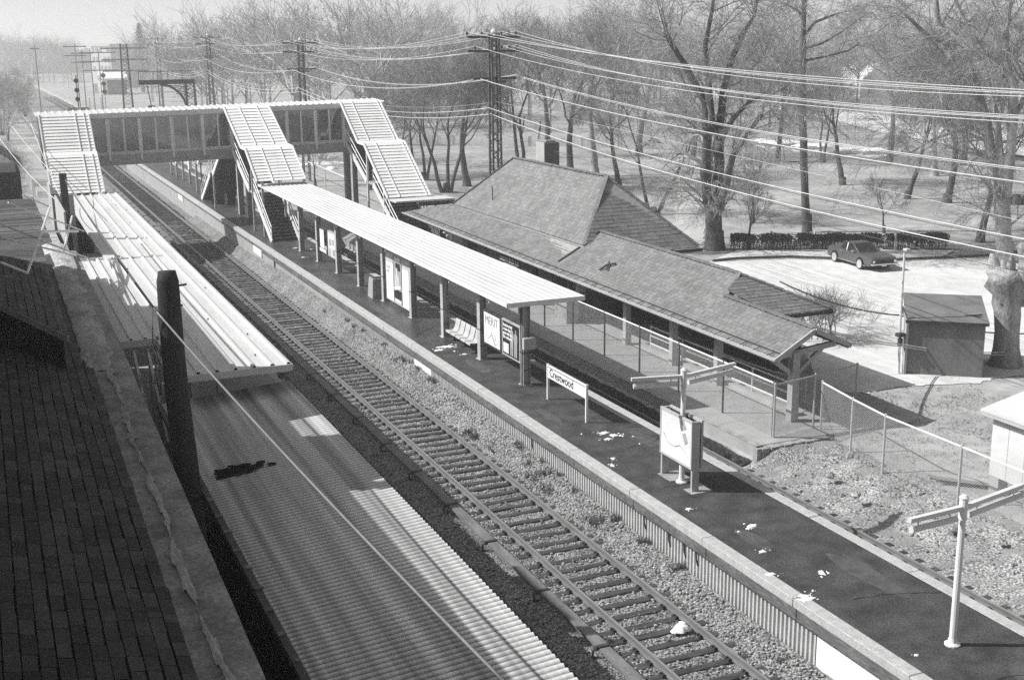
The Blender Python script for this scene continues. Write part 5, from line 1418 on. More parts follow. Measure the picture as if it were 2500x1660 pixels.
pf = thing('post_and_rail', 'row of thin white posts with one rail in front of the clipped hedge', 'railing', tuple(ha))
for px, py in ((1882,607),(1988,608),(2184,612),(2268,606)):
    p = gz(px, py, G); MB().bevbox(p.x-.05, p.x+.05, p.y-.05, p.y+.05, G, G+1.15, .01).build('post', M['whitepaint'], pf)
a_ = gz(1760, 603, G); b_ = gz(2030, 603, G)
MB().tube([(a_.x,a_.y,G+.6),(b_.x,b_.y,G+1.05)], .02, 5).build('rail', M['whitepaint'], pf)
# ================================================================== CAR
cr = thing('parked_car', 'dark two-door fastback car parked nose toward us on the pale gravel lot', 'car', (32.1, 57.3, LZ))
cr.rotation_euler = (0, 0, math.atan2(-2.64, -.31)+0)
# local: +x forward (nose), y left, built around origin
def carsec(x, hw, zb, zs, zt_, tw):  # half width at belt, bottom, shoulder z, top z, top half width
    return [(x,-hw*.93,zb),(x,-hw,zb+.16),(x,-hw*1.0,zs-.18),(x,-hw*.95,zs),(x,-tw,zt_),(x,tw,zt_),(x,hw*.95,zs),(x,hw*1.0,zs-.18),(x,hw,zb+.16),(x,hw*.93,zb)]
secs = [carsec(-2.33,.80,.36,.72,.76,.70), carsec(-2.25,.86,.28,.84,.87,.74), carsec(-1.7,.90,.24,.89,.92,.74), carsec(-1.0,.92,.22,.89,.93,.72), carsec(0,.92,.22,.87,.89,.72),
        carsec(.75,.92,.22,.87,.90,.74), carsec(1.5,.91,.24,.85,.89,.76), carsec(2.15,.89,.28,.80,.84,.74), carsec(2.40,.86,.34,.76,.80,.70), carsec(2.46,.83,.44,.70,.73,.66)]
m = MB(); k = 10
for s in secs: m.v += s
for i in range(len(secs)-1):
    for q in range(k-1): m.f.append((i*k+q, i*k+q+1, (i+1)*k+q+1, (i+1)*k+q))
    m.f.append((i*k+9, i*k, (i+1)*k, (i+1)*k+9))
m.f += [tuple(range(k)), tuple((len(secs)-1)*k+q for q in range(k))[::-1]]
def carpart(mb, name, mt, par, smooth=False):
    me = bpy.data.meshes.new(name); me.from_pydata(mb.v, [], mb.f); me.update(); me.materials.append(M[mt])
    if smooth: me.shade_smooth()
    o = bpy.data.objects.new(name, me); COL.objects.link(o); o.parent = par; return o
body = carpart(m, 'body', 'carpaint', cr)
# cabin: fastback
def cab(x, hw, z): return [(x,-hw,z),(x,hw,z)]
base = [(-2.0,.70,.90),(-1.2,.74,.91),(0.85,.74,.89)]
m = MB()
P_ = {'rb':(-2.05,.66,.90),'rt':(-.72,.56,1.33),'ft':(.12,.56,1.33),'fb':(.92,.68,.88)}
Lp = lambda n, s: (P_[n][0], s*P_[n][1], P_[n][2])
m.add([Lp('rt',1),Lp('ft',1),Lp('ft',-1),Lp('rt',-1)], [(0,1,2,3)])
m.add([Lp('rb',1),Lp('rt',1),Lp('rt',-1),Lp('rb',-1)], [(0,1,2,3)])
for s in (1,-1):
    m.add([(-2.05,s*.66,.90),(-1.0,s*.76,.90),(-.86,s*.59,1.29),(-.72,s*.56,1.33)], [(0,1,2,3)])
    m.beam((.92,s*.70,.88),(.10,s*.57,1.32), .07, .06).beam((-.9,s*.585,1.31),(.14,s*.575,1.315), .05, .05)
carpart(m, 'roof', 'carpaint', cr)
gl = MB().add([(.93,.66,.885),(.93,-.66,.885),(.13,-.55,1.325),(.13,.55,1.325)], [(0,1,2,3)]); carpart(gl, 'windscreen', 'carglass', cr)
for s in (1, -1):
    gl = MB().add([(.80,s*.72,.90),(.10,s*.585,1.29),(-.84,s*.60,1.28),(-1.0,s*.755,.90)], [(0,1,2,3)]); sg_ = carpart(gl, 'side_window', 'carglass', cr)
    carpart(MB().beam((-.35,s*.745,.90),(-.42,s*.60,1.29), .035, .02), 'window_bar', 'chrome', cr)
    carpart(MB().beam((-2.2,s*.925,.3),(1.9,s*.925,.3), .012, .025).beam((.85,s*.735,.90),(.1,s*.60,1.31),.02,.02), 'trim', 'chrome', cr)
    carpart(MB().beam((-.75,s*.935,.80),(-.55,s*.935,.80), .02, .03), 'door_handle', 'chrome', cr)
    carpart(MB().bevbox(.55,.72,min(s*.86,s*1.02),max(s*.86,s*1.02),.92,1.02,.02), 'wing_mirror', 'chrome', cr)
    for x in (-1.36, 1.36):
        wl_ = MB(); n = 20
        for (r, y0_, y1_) in ((.325,.70,.92),):
            ring = lambda rad, yy: [(x+rad*math.cos(6.2832*i/n), s*yy, .325+rad*math.sin(6.2832*i/n)) for i in range(n)]
            A_, B_, C_ = ring(.325,.72), ring(.325,.945), ring(.25,.96)
            wl_.add(A_+B_+C_, [(i,(i+1)%n,(i+1)%n+n,i+n) for i in range(n)]+[(n+i,n+(i+1)%n,2*n+(i+1)%n,2*n+i) for i in range(n)])
        wo = carpart(wl_, 'wheel', 'tyre', cr)
        hb2 = MB(); A_ = [(x+.25*math.cos(6.2832*i/n), s*.962, .325+.25*math.sin(6.2832*i/n)) for i in range(n)]; B_ = [(x+.10*math.cos(6.2832*i/n), s*.93, .325+.10*math.sin(6.2832*i/n)) for i in range(n)]
        hb2.add(A_+B_, [(i,(i+1)%n,(i+1)%n+n,i+n) for i in range(n)]+[tuple(n+i for i in range(n))])
        carpart(hb2, 'hub_cap', 'hub', wo)
        ar = MB(); n2 = 12      # dark wheel arch
        A_ = [(x+.40*math.cos(math.pi*i/n2), s*.9245, .33+.38*math.sin(math.pi*i/n2)) for i in range(n2+1)]
        ar.add(A_+[(x-.40,s*.9245,.24),(x+.40,s*.9245,.24)], [tuple(range(n2+1))+(n2+1, n2+2)]); carpart(ar, 'wheel_arch', 'black', cr)
g_ = MB().box(2.462,2.475,-.60,.60,.50,.69); carpart(g_, 'grille', 'ink', cr)
for s in (1,-1):
    h_ = MB(); n = 14; A_ = [(2.485, s*.70+.085*math.cos(6.2832*i/n), .60+.085*math.sin(6.2832*i/n)) for i in range(n)]; h_.add(A_+[(2.505,s*.70,.60)], [(i,(i+1)%n,n) for i in range(n)])
    carpart(h_, 'headlight', 'chrome', cr)
carpart(MB().bevbox(2.44,2.56,-.86,.86,.38,.48,.03), 'bumper', 'chrome', cr)
carpart(MB().bevbox(-2.46,-2.33,-.84,.84,.42,.53,.03), 'bumper', 'chrome', cr)
carpart(MB().box(2.47,2.48,-.16,.16,.30,.38), 'number_plate', 'panelw', cr)
# ================================================================== PARK: WATER, ROAD, SNOW, HOUSES
M['path'] = mat('wet_path', .46, .6, .12, .3, stretch=(1,3,1))
rv = [(x, y) for x, y in RIVER]
m = MB(); L2, R2 = [], []
for i, (x, y) in enumerate(rv):
    a_ = rv[max(i-1,0)]; b_ = rv[min(i+1,len(rv)-1)]; d_ = Vector((b_[0]-a_[0], b_[1]-a_[1])).normalized(); n_ = Vector((-d_.y, d_.x)); wv = 9.0
    L2.append((x+n_.x*wv, y+n_.y*wv, G-.28)); R2.append((x-n_.x*wv, y-n_.y*wv, G-.28))
n = len(rv); m.add(L2+R2, [(i, n+i, n+i+1, i+1) for i in range(n-1)])
tag(m.build('river', M['water']), kind='structure')
pd = [gz(px, py, G) for px, py in ((1655,425),(1725,425),(1728,470),(1730,520),(1722,560),(1716,598),(1665,600),(1640,560),(1650,500))]
tag(MB().poly([(p.x,p.y,G+.03) for p in ragged(pd, .35)]).build('flooded_path', M['path']), kind='structure')
rd = [gz(px, py, G) for px, py in ((1870,262),(1965,280),(2060,300),(2165,328),(2300,352),(2520,385),(2520,335),(2300,308),(2165,285),(2060,270),(1965,258))]
tag(MB().poly([(p.x,p.y,G+.05) for p in rd]).build('parkway', M['road']), kind='structure')
m = MB()
for px, py, r, sx in ((1895,347,1.0,3.5),(1925,349,.9,2.5),(1975,355,.9,3),(2065,366,1.0,3),(2140,366,1.0,3),(775,402,.8,4),(812,413,.5,2),(1860,344,.6,2),(2010,357,.6,2)):
    p = gz(px, py, G); blob((p.x, p.y, G-.02 if py > 370 else G-.05), r, sx, 1.2, .3, 12, m)
tag(m.build('snow_banks', M['snow'], None, True), kind='stuff')
M['house'] = mat('white_clapboard', .74, .7, .05, 3); M['roofd'] = mat('house_shingle', .2, .9, .2, 4)
def house(px, py, w, d_, h, rot, label, roofm='roofd'):
    p = gz(px, py, G); t = thing('house', label, 'house', (p.x, p.y, G)); t.rotation_euler = (0,0,rot)
    def bp(mb, nm, mt, par=t):
        me = bpy.data.meshes.new(nm); me.from_pydata(mb.v, [], mb.f); me.update(); me.materials.append(M[mt]); o = bpy.data.objects.new(nm, me); COL.objects.link(o); o.parent = par; return o
    hw_, hd2 = w/2, d_/2
    mb = MB().box(-hw_,hw_,-hd2,hd2,0,h).prism([(-hw_,-hd2,h),(hw_,-hd2,h),(0,-hd2,h+w*.42)], (0,d_,0)); bp(mb, 'wall', 'house')
    mb = MB()
    for s in (-1,1): mb.add([(s*(hw_+.4),-hd2-.4,h-.25),(0,-hd2-.4,h+w*.42+.1),(0,hd2+.4,h+w*.42+.1),(s*(hw_+.4),hd2+.4,h-.25)], [(0,1,2,3)])
    bp(mb, 'roof', roofm)
    for x in (-w*.25, w*.25):
        for z in (1.2, 3.6):
            if z+1.2 < h: bp(MB().box(x-.45,x+.45,-hd2-.03,-hd2-.005,z,z+1.3), 'window', 'carglass')
    bp(MB().box(w*.28,w*.28+.7,d_*.1,d_*.1+.7,h,h+w*.42+.8), 'chimney', 'brick')
    return t
house(2135, 238, 9, 11, 4.2, -.5, 'white gabled house beyond the parkway behind the twin-trunked tree', 'house')
house(2110, 205, 10, 10, 6.0, -.3, 'tall white house on the rise above the white gabled house', 'roofd')
house(2420, 205, 14, 10, 6.0, -.5, 'long white house among trees near the top right corner', 'house')
house(2375, 246, 8, 8, 3.5, -.7, 'low white cottage behind the leaning right-hand trees', 'house')
# ================================================================== POWER LINE ON LATTICE MASTS
rr = random.Random(51)
PXL = 14.3
def yat(px, x):   # distance along the line at which a mast at x is seen in column px (near eye level)
    d = ray(px, 110); return (x-CAM.x)*d.y/d.x
poles = [yat(1206, PXL), yat(733, PXL), yat(508, PXL), yat(383, PXL)]
Z0 = zon(1203, 82, PXL, poles[0])
def lattice(x, y, z0, z1, w0, w1, par, name='mast', matn='lattice'):
    m = MB(); n = max(6, int((z1-z0)/.55))
    pt = lambda sx, sy, t: Vector((x+sx*(w0+(w1-w0)*t)/2, y+sy*(w0+(w1-w0)*t)/2, z0+(z1-z0)*t))
    for sx in (-1,1):
        for sy in (-1,1): m.beam(pt(sx,sy,0), pt(sx,sy,1), .11, .11, (0,1,0))
    for i in range(n):
        a, b = i/n, (i+1)/n
        for (s1, s2) in (((-1,-1),(1,-1)),((1,-1),(1,1)),((1,1),(-1,1)),((-1,1),(-1,-1))):
            f = 1 if i % 2 else -1
            p, q = (s1, s2) if f > 0 else (s2, s1)
            m.beam(pt(p[0],p[1],a), pt(q[0],q[1],b), .055, .02, (0,1,0))
    return m.build(name, M[matn], par)
ARM = [(zon(1203, 91, PXL, poles[0]), 1.75), (zon(1203, 125.5, PXL, poles[0]), 1.75), (zon(1203, 192, PXL, poles[0]), 1.42), (zon(1203, 200.5, PXL, poles[0]), .75)]
ins_px = [(1140,78.6),(1176.4,78.6),(1224,77),(1242.8,79),(1259.7,76.2),(1160,113.5),(1225,113.5),(1243.5,110.6),(1261,110)]
labels_ = ['tall lattice power mast rising behind the depot roof', 'lattice power mast behind the middle of the footbridge roof, second along the line', 'lattice power mast third along the line beyond the footbridge', 'thin lattice power mast fourth along the line beyond the signal gantry']
tops = [Z0, zon(731, 100, PXL, poles[1]), zon(508, 88, PXL, poles[2]), zon(383, 93, PXL, poles[3])]
heads = []
for k, y in enumerate(poles):
    dz = tops[k]-Z0
    t = thing('power_mast', labels_[k], 'power mast', (PXL, y, G), 'lattice masts of the power line')
    lattice(PXL, y, G, tops[k], .62, .46, t)
    MB().lathe((PXL, y, tops[k]), [(.2,0),(.22,.1),(.1,.25),(0,.3)], 8).build('cap', M['lamp'], t)
    for (z, hw) in ARM:
        MB().bevbox(PXL-hw, PXL+hw, y-.08, y+.08, z+dz-.07, z+dz+.07, .01).build('cross_arm', M['dark'], t)
    hs = []
    for (px, py) in ins_px:
        p = gy(px, py, poles[0]); hs.append((p.x, p.z+dz))
        za = [z for z, hw in ARM if z < p.z+.1]; zb = max(za)+dz
        MB().lathe((p.x, y, zb+.06), [(.03,0),(.03,.1),(.085,.12),(.085,.22),(.04,.26),(0,p.z+dz-zb)], 7).build('insulator', M['dark'], t)
    heads.append(dz)
m_top = heads
# conductors: near span fitted to the surveyed sag, then on from mast to mast
def parab(pts, y):     # Lagrange through three (y,z)
    (a, za), (b, zb), (c, zc) = pts
    return za*(y-b)*(y-c)/((a-b)*(a-c)) + zb*(y-a)*(y-c)/((b-a)*(b-c)) + zc*(y-a)*(y-b)/((c-a)*(c-b))
Y_end = 15.5
W_ = [  # px at mast, px mid (x=1990), px right edge (x=2500), radius, mat, sag of far spans, label
 ((1140,78.6),187.5,220,.030,'wire','highest pale wire of the power line over the depot, from the outermost left insulator'),
 ((1176.4,78.6),193,226,.030,'wire','pale power wire from the top arm, second insulator from its left end'),
 ((1224,77),197,229,.026,'wire','pale power wire from the top arm just right of the mast'),
 ((1259.7,76.2),206.6,236,.030,'wire','pale power wire from the right end of the top arm'),
 ((1160,113.5),260,300,.030,'wire','pale power wire from the left side of the second arm, lowest of its bunch'),
 ((1225,113.5),245,283,.028,'wire','pale power wire from the second arm just right of the mast'),
 ((1243.5,110.6),249,287,.028,'wire','pale power wire from the second arm, middle of the right-hand three'),
 ((1261,110),251.5,290,.03,'wire','pale power wire from the right end of the second arm'),
 ((1258,183),342.5,412,.04,'wire','thick pale cable from the right end of the third arm'),
 ((1256,185),346,416,.022,'wire','thin companion wire just below the thick cable from the third arm'),
 ((1171,193),370,446,.045,'wire','thick pale cable from the left end of the third arm'),
 ((1174,195),374,450,.024,'wire','thin companion wire just below the cable from the left end of the third arm'),
 ((1194,264),478,584,.04,'lamp','upper of the two thick twisted cables slung low over the depot'),
 ((1196,268),484,591,.028,'wired','dark binder strand under the upper twisted cable over the depot'),
 ((1198.7,279),516,627,.045,'lamp','lower of the two thick twisted cables slung low over the depot'),
 ((1199,283),522,634,.028,'wired','dark binder strand under the lower twisted cable over the depot'),
 ((1213,249),425,541,.014,'lamp','single fine wire crossing the park between the third arm and the twisted cables'),
 ((1205,320),545,667,.024,'wired','lowest dark knotted wire passing over the parked car'),
]
for (pm, ym, yr, r, mt, lab) in W_:
    x0 = gy(pm[0], pm[1], poles[0]).x; z0 = gy(pm[0], pm[1], poles[0]).z
    a = gx(1990, ym, x0); b = gx(2500, yr, x0); pts3 = [(poles[0], z0), (a.y, a.z), (b.y, b.z)]
    ye = min(Y_end, b.y-1.5)
    n = 40; line = [(x0, poles[0]+(ye-poles[0])*i/n, parab(pts3, poles[0]+(ye-poles[0])*i/n)) for i in range(n+1)]
    full = []
    for k in range(len(poles)-1, 0, -1):
        pa = Vector((x0, poles[k], z0+heads[k])); pb = Vector((x0, poles[k-1], z0+heads[k-1]))
        full += sagline(pa, pb, .95 if pm[1] < 150 else 1.1, 18)[:-1]
    o = MB().tube(full+line, r*.47, 5).build('power_wire' if 'wire' in lab else 'power_cable', M[mt], None, True)
    tag(o, lab, 'power wire', 'wires of the power line')
# wooden cable spreaders clipped on the twisted pair near the mast
m = MB()
for (px, py) in ((1278,296),(1318,310),(1338,317),(1276,312),(1315,325),(1335,336)):
    p = gx(px, py, PXL-.25); m.beam((p.x,p.y,p.z-.35),(p.x+.05,p.y,p.z+.3),.05,.05)
tag(m.build('cable_clamps', M['dark']), 'short dark clamps tying the twisted cables together near the mast behind the depot', 'clamps')
# low drop wires over the shelter gable to the shed mast
g0 = Vector((10.2, 33.2, 2.45))
for k, (p1, p2, lab, mt) in enumerate((((2205,841),(2490,858),'upper pale drop wire from the shelter gable across the front of the shed','wire'),((2205,846),(2490,864),'lower pale drop wire from the shelter gable across the front of the shed','wire'))):
    a = g0+Vector((0,0,-.05*k)); b = gx(p1[0], p1[1], 17.2); c = gx(p2[0], p2[1], 22.5)
    tag(MB().tube(sagline(a, b, .12, 10)[:-1]+sagline(b, c, .15, 10), .022, 5).build('drop_wire', M[mt], None, True), lab, 'wire')
a = Vector((12.9, 38.8, 2.75)); b = gx(2197, 770, 17.5)
tag(MB().tube(sagline(a, b, .25, 12), .03, 5).build('drop_wire', M['wired'], None, True), 'dark sagging wire from the mid roof of the depot to the shed mast', 'wire')
a = b; c = gx(2500, 815, 24.0)
tag(MB().tube(sagline(a, c, .2, 12), .03, 5).build('drop_wire', M['wired'], None, True), 'dark wire from the shed mast across to the broken trunk at the right', 'wire')
a = Vector((17.45, 37.0, 3.2)); c = gx(2497, 740, 24.0)
a2 = gx(1600, 545, 13.0)
# ================================================================== BEYOND THE BRIDGE
# cantilever signal gantry
gyd = yat(457, 7.2); 
sgn = thing('signal_gantry', 'dark cantilever signal gantry with a handrail beyond the footbridge', 'signal gantry', (7.2, gyd, BED))
zt1 = zon(457, 199, 7.2, gyd); xl = gy(338, 205, gyd).x
lattice(7.2, gyd, BED, zt1, 1.2, .9, sgn, 'mast', 'dark')
MB().box(xl, 7.7, gyd-.5, gyd+.5, zt1-.28, zt1+.22).build('beam', M['dark'], sgn)
m = MB()
for i in range(9):
    t = i/8; a_ = math.pi/2*t
    pass
arc = [(7.2-.5-2.8*(1-math.sin(math.pi/2*i/8)), gyd, zt1-.3-3.0*(1-math.cos(math.pi/2*(1-i/8)))*0-3.2*(i/8)**1.8) for i in range(9)]
m.tube(arc, .14, 6)
for i in range(1, 8): m.beam(arc[i], (7.0, gyd, zt1-.3-.35*i), .07, .07)
m.build('curved_bracket', M['dark'], sgn)
m = MB(); z_ = zt1+1.15
m.tube([(xl, gyd-.4, z_), (7.4, gyd-.4, z_)], .04, 5)
x = xl
while x < 7.5: m.tube([(x, gyd-.4, zt1+.2), (x, gyd-.4, z_)], .035, 5); x += 1.6
m.build('handrail', M['dark'], sgn)
m = MB().tube([(xl+.9, gyd, zt1-.3), (xl+1.2, gyd, zt1-2.6)], .06, 5).box(xl+.85, xl+1.6, gyd-.1, gyd+.1, zt1-3.1, zt1-2.6); m.build('hanging_signal', M['dark'], sgn)
# colour light signals
def signal(px, pys, x, label, pxb=None, extra=None):
    y = yat(px, x); t = thing('signal_post', label, 'railway signal', (x, y, BED), 'signals far up the line')
    zs = [zon(px, py, x, y) for py in pys]; r = y*5.2/2958
    MB().tube([(x, y, BED), (x, y, max(zs)+.6)], .09, 6).build('mast', M['steel'], t)
    for z in zs:
        MB().tube([(x, y-.25, z), (x, y+.1, z)], r, 12).build('signal_head', M['ink'], t)
    return t, x, y
signal(177, (198,221,243), -5.6, 'pale signal post with three round black heads left of the far tracks')
t_, x_, y_ = signal(245, (185,205,225), 6.9, 'signal post with three stacked black heads right of the far tracks')
# relay hut and cabinets
p = gz(280, 236, BED); pt = gz(300, 190, BED)
rh = thing('relay_hut', 'dark trackside hut with a flat white roof beside the far lattice pole', 'hut', (p.x, p.y, BED))
zr_ = zon(280, 196, p.x, p.y); w_ = 46/2958*p.y
MB().box(p.x-w_*.3, p.x+w_*.62, p.y, p.y+6, BED, zr_).build('wall', M['brick'], rh)
MB().box(p.x-w_*.55, p.x-w_*.3-.01, p.y-.1, p.y+6, BED, zr_).build('end_wall', M['panelw'], rh)
MB().prism([(p.x-w_*.6,p.y-.6,zr_+.01),(p.x+w_*.7,p.y-.6,zr_+.01),(p.x+w_*.7,p.y+6.5,zr_+2.2),(p.x-w_*.6,p.y+6.5,zr_+2.2)],(0,0,.5)).build('roof', M['panelw'], rh)
MB().box(p.x-w_*.52, p.x-w_*.42, p.y-.16, p.y-.11, BED, zr_-1.2).build('door', M['dark'], rh)
for px, py, pw, ph, lab in ((194,205,14,22,'pale square relay cabinet left of the far poles'), (235,232,10,24,'white narrow relay cabinet beside the dark trackside hut')):
    q = gz(px, py, BED); w2 = pw/2958*q.y; h2 = ph/2958*q.y
    t = thing('relay_cabinet', lab, 'cabinet', (q.x, q.y, BED)); MB().bevbox(q.x-w2/2, q.x+w2/2, q.y, q.y+w2, BED, BED+h2, .05).build('case', M['panelw'], t)
    MB().box(q.x-w2/2-.1, q.x+w2/2+.1, q.y-.1, q.y+w2+.1, BED+h2+.005, BED+h2+.2).build('lid', M['panelw'], t)
M['farpole'] = mat('hazed_pole', .34, .9, .2, 2)  # pole colour paled to carry the distance haze
# far poles with cross arms
def far_pole(px, top, base, x, label, arms=3, lat=False, aw=2.0):
    y = yat(px, x); zt_ = zon(px, top, x, y); t = thing('telegraph_pole', label, 'telegraph pole', (x, y, BED), 'poles far up the line')
    if lat: lattice(x, y, BED, zt_, 1.5, .9, t, 'mast', 'dark')
    else: MB().tube([(x, y, BED), (x, y, zt_)], [.13, .09], 7).build('shaft', M['farpole'], t)
    for k in range(arms):
        z = zt_-.6-1.6*k; MB().box(x-aw, x+aw, y-.09, y+.09, z-.1, z+.1).build('cross_arm', M['farpole'], t)
far_pole(301, 108, 265, 5.0, 'dark heavy lattice pole beside the white-roofed hut', 3, True, 3.2)
far_pole(182, 106, 185, 2.0, 'tall far pole with cross arms left of the white block', 2)
far_pole(197, 123, 200, 3.4, 'shorter pole just left of the white block, nearer pair', 2)
far_pole(218, 121, 222, 4.6, 'shorter pole at the left edge of the white block', 2)
far_pole(238, 121, 180, 6.2, 'pole in front of the white block with three cross arms', 3, False, 3)
far_pole(84, 110, 190, -6.0, 'lone slender pole at the far left above the tracks', 1, False, .7)
# white block of flats
p = gy(247, 150, 470.0); p.z = BED; wb = thing('white_block', 'tall white block with rows of windows far up the line', 'building', (p.x, p.y, BED))
w2 = 46/2958*p.y; h2 = zon(247, 108, p.x, p.y)
w2 *= 1.35; wb.rotation_euler = (0, 0, R(-52)); wb.location = (p.x, p.y, 0)
def wpart(mb, nm, mt):
    me = bpy.data.meshes.new(nm); me.from_pydata(mb.v, [], mb.f); me.update(); me.materials.append(M[mt]); o = bpy.data.objects.new(nm, me); COL.objects.link(o); o.parent = wb
wpart(MB().box(-w2/2, w2/2, 0, 14, BED, h2), 'wall', 'lamp')
for k in range(4):
    for j in range(5):
        xx = -w2*.38+w2*.19*j
        if (k+j) % 5 != 3: wpart(MB().box(xx-w2*.05, xx+w2*.05, -.12, -.05, h2-3-(h2+2)*.2*k, h2-1.2-(h2+2)*.2*k), 'window', 'inkg')
wpart(MB().box(-w2/2, w2/2, -.2, -.06, h2-.8, h2), 'parapet', 'lamp')
# trackside details: dark walkway end and white posts by the bridge roof
p = gz(194, 264, -.2); t = thing('platform_ramp', 'dark end wall with two white marker posts beyond the footbridge roof', 'platform end', (p.x, p.y, BED))
MB().box(p.x-2.4, p.x+2.0, p.y, p.y+1, BED, -.1).build('end_wall', M['dark'], t)
for dx in (2.2, 4.6): MB().bevbox(p.x+dx-.14, p.x+dx+.14, p.y-.1, p.y+.18, BED, 2.0, .02).build('marker_post', M['panelw'], t)
# fence and scrub right of the bridge columns
f4 = fence('chain_link_fence', 'low chain-link fence with a pale rail beyond the footbridge columns', [(13.4,100),(14.0,112),(14.6,126),(15.2,142)], 2.0, [G]*4, .05, .06, railmat='lamp', postmat='lamp', cell=.2)
# ================================================================== TREES (bare, late winter)
def perp(d, r):
    a = Vector((r.random()-.5, r.random()-.5, r.random()-.5)); a = a-d*a.dot(d)
    return a.normalized() if a.length > 1e-6 else perp(d, r)
class TreeGen:
    def __init__(s, seed, dens=1.0, droop=0.0, twig_r=.012):
        s.r = random.Random(seed); s.tr = MB(); s.cr = MB(); s.dens = dens; s.droop = droop; s.tw = twig_r; s.nt = 0
    def branch(s, p, d, L, r0, lev, maxlev):
        r = s.r
        n = 4 if lev < 2 else (3 if lev < 4 else 2)
        pts = [p]; rads = [r0]; dirs = [d]; q = p
        for i in range(n):
            wob = .22 if lev > 0 else .10
            d = (d+perp(d, r)*wob*r.random()*2+Vector((0,0,.10 if lev < 3 else .04-s.droop*.25))).normalized()
            q = q+d*(L/n); pts.append(q); dirs.append(d); rads.append(max(s.tw*.5, r0*(1-.55*(i+1)/n)) if lev < maxlev else max(s.tw*.35, r0*(1-.75*(i+1)/n)))
        (s.tr if lev < 2 else s.cr).tube(pts, rads, 8 if lev == 0 else (6 if lev == 1 else (4 if lev == 2 else 3)), cap=False)
        s.nt += 1
        if lev >= maxlev: return
        nk = [3, 5, 6, 6, 5][lev]; nk = max(2, int(nk*s.dens*(.8+.5*r.random())))
        for k in range(nk):
            t = (.35+.65*(k+.6*r.random())/nk) if lev > 0 else (.75+.25*k/nk)
            f = min(.999, t)*n; i = int(f); fr = f-i
            b = pts[i].lerp(pts[i+1], fr); dd = dirs[i+1]
            spread = (.45+.4*r.random()) if lev > 0 else (.35+.3*r.random())
            nd = (dd*(1-.25*spread)+perp(dd, r)*spread*1.25).normalized()
            s.branch(b, nd, L*(.52+.25*r.random()), max(s.tw, rads[i+1]*.68), lev+1, maxlev)
        # continuation
        s.branch(pts[-1], dirs[-1], L*.62, max(s.tw, rads[-1]*.9), lev+1, maxlev)
def proto(seed, H, r0, dens, maxlev=5, droop=0, stems=1, lean=0, tw=.013):
    g = TreeGen(seed, dens, droop, tw)
    for k in range(stems):
        a = 6.28*k/stems+g.r.random(); sp = (0 if stems == 1 else .28)+lean
        d = Vector((sp*math.cos(a), sp*math.sin(a), 1)).normalized()
        base = Vector((0 if stems == 1 else .3*math.cos(a), 0 if stems == 1 else .3*math.sin(a), -.2))
        g.branch(base, d, H*.36, r0*(1 if stems == 1 else .72), 0, maxlev)
    # root flare
    g.tr.lathe((0,0,-.25), [(r0*1.7,0),(r0*1.25,.35),(r0*1.0,.9)], 8)
    return g
protos = {}
def get_proto(key, *a, bark='bark', twig='twig', **k):
    if key not in protos:
        g = proto(*a, **k)
        tm = bpy.data.meshes.new('trunk'); tm.from_pydata(g.tr.v, [], g.tr.f); tm.update(); tm.materials.append(M[bark]); tm.shade_smooth()
        cm = bpy.data.meshes.new('crown'); cm.from_pydata(g.cr.v, [], g.cr.f); cm.update(); cm.materials.append(M[twig])
        protos[key] = (tm, cm)
    return protos[key]
get_proto('a', 3, 16, .30, .82, twig='twigd'); get_proto('b', 8, 17, .26, .80, stems=2, twig='twigd'); get_proto('c', 15, 15, .24, .85, droop=.7, twig='twig')
get_proto('d', 22, 18, .34, .82, bark='barkpale'); get_proto('e', 29, 13, .22, .74, stems=3, twig='twigd'); get_proto('f', 36, 6, .11, .9, maxlev=4)
def tree(kind, px, py, label, scale=1.0, rot=0, grp='bare trees of the park', tilt=0, z=G):
    p = gz(px, py, z); t = thing('bare_tree', label, 'tree', (p.x, p.y, ground_z(p.x, p.y) if z == G else z), grp)
    t.rotation_euler = (tilt*math.sin(rot), tilt*math.cos(rot), rot); t.scale = (scale,)*3
    tm, cm = protos[kind]
    for nm, me in (('trunk', tm), ('crown', cm)):
        o = bpy.data.objects.new(nm, me); COL.objects.link(o); o.parent = t
    return t
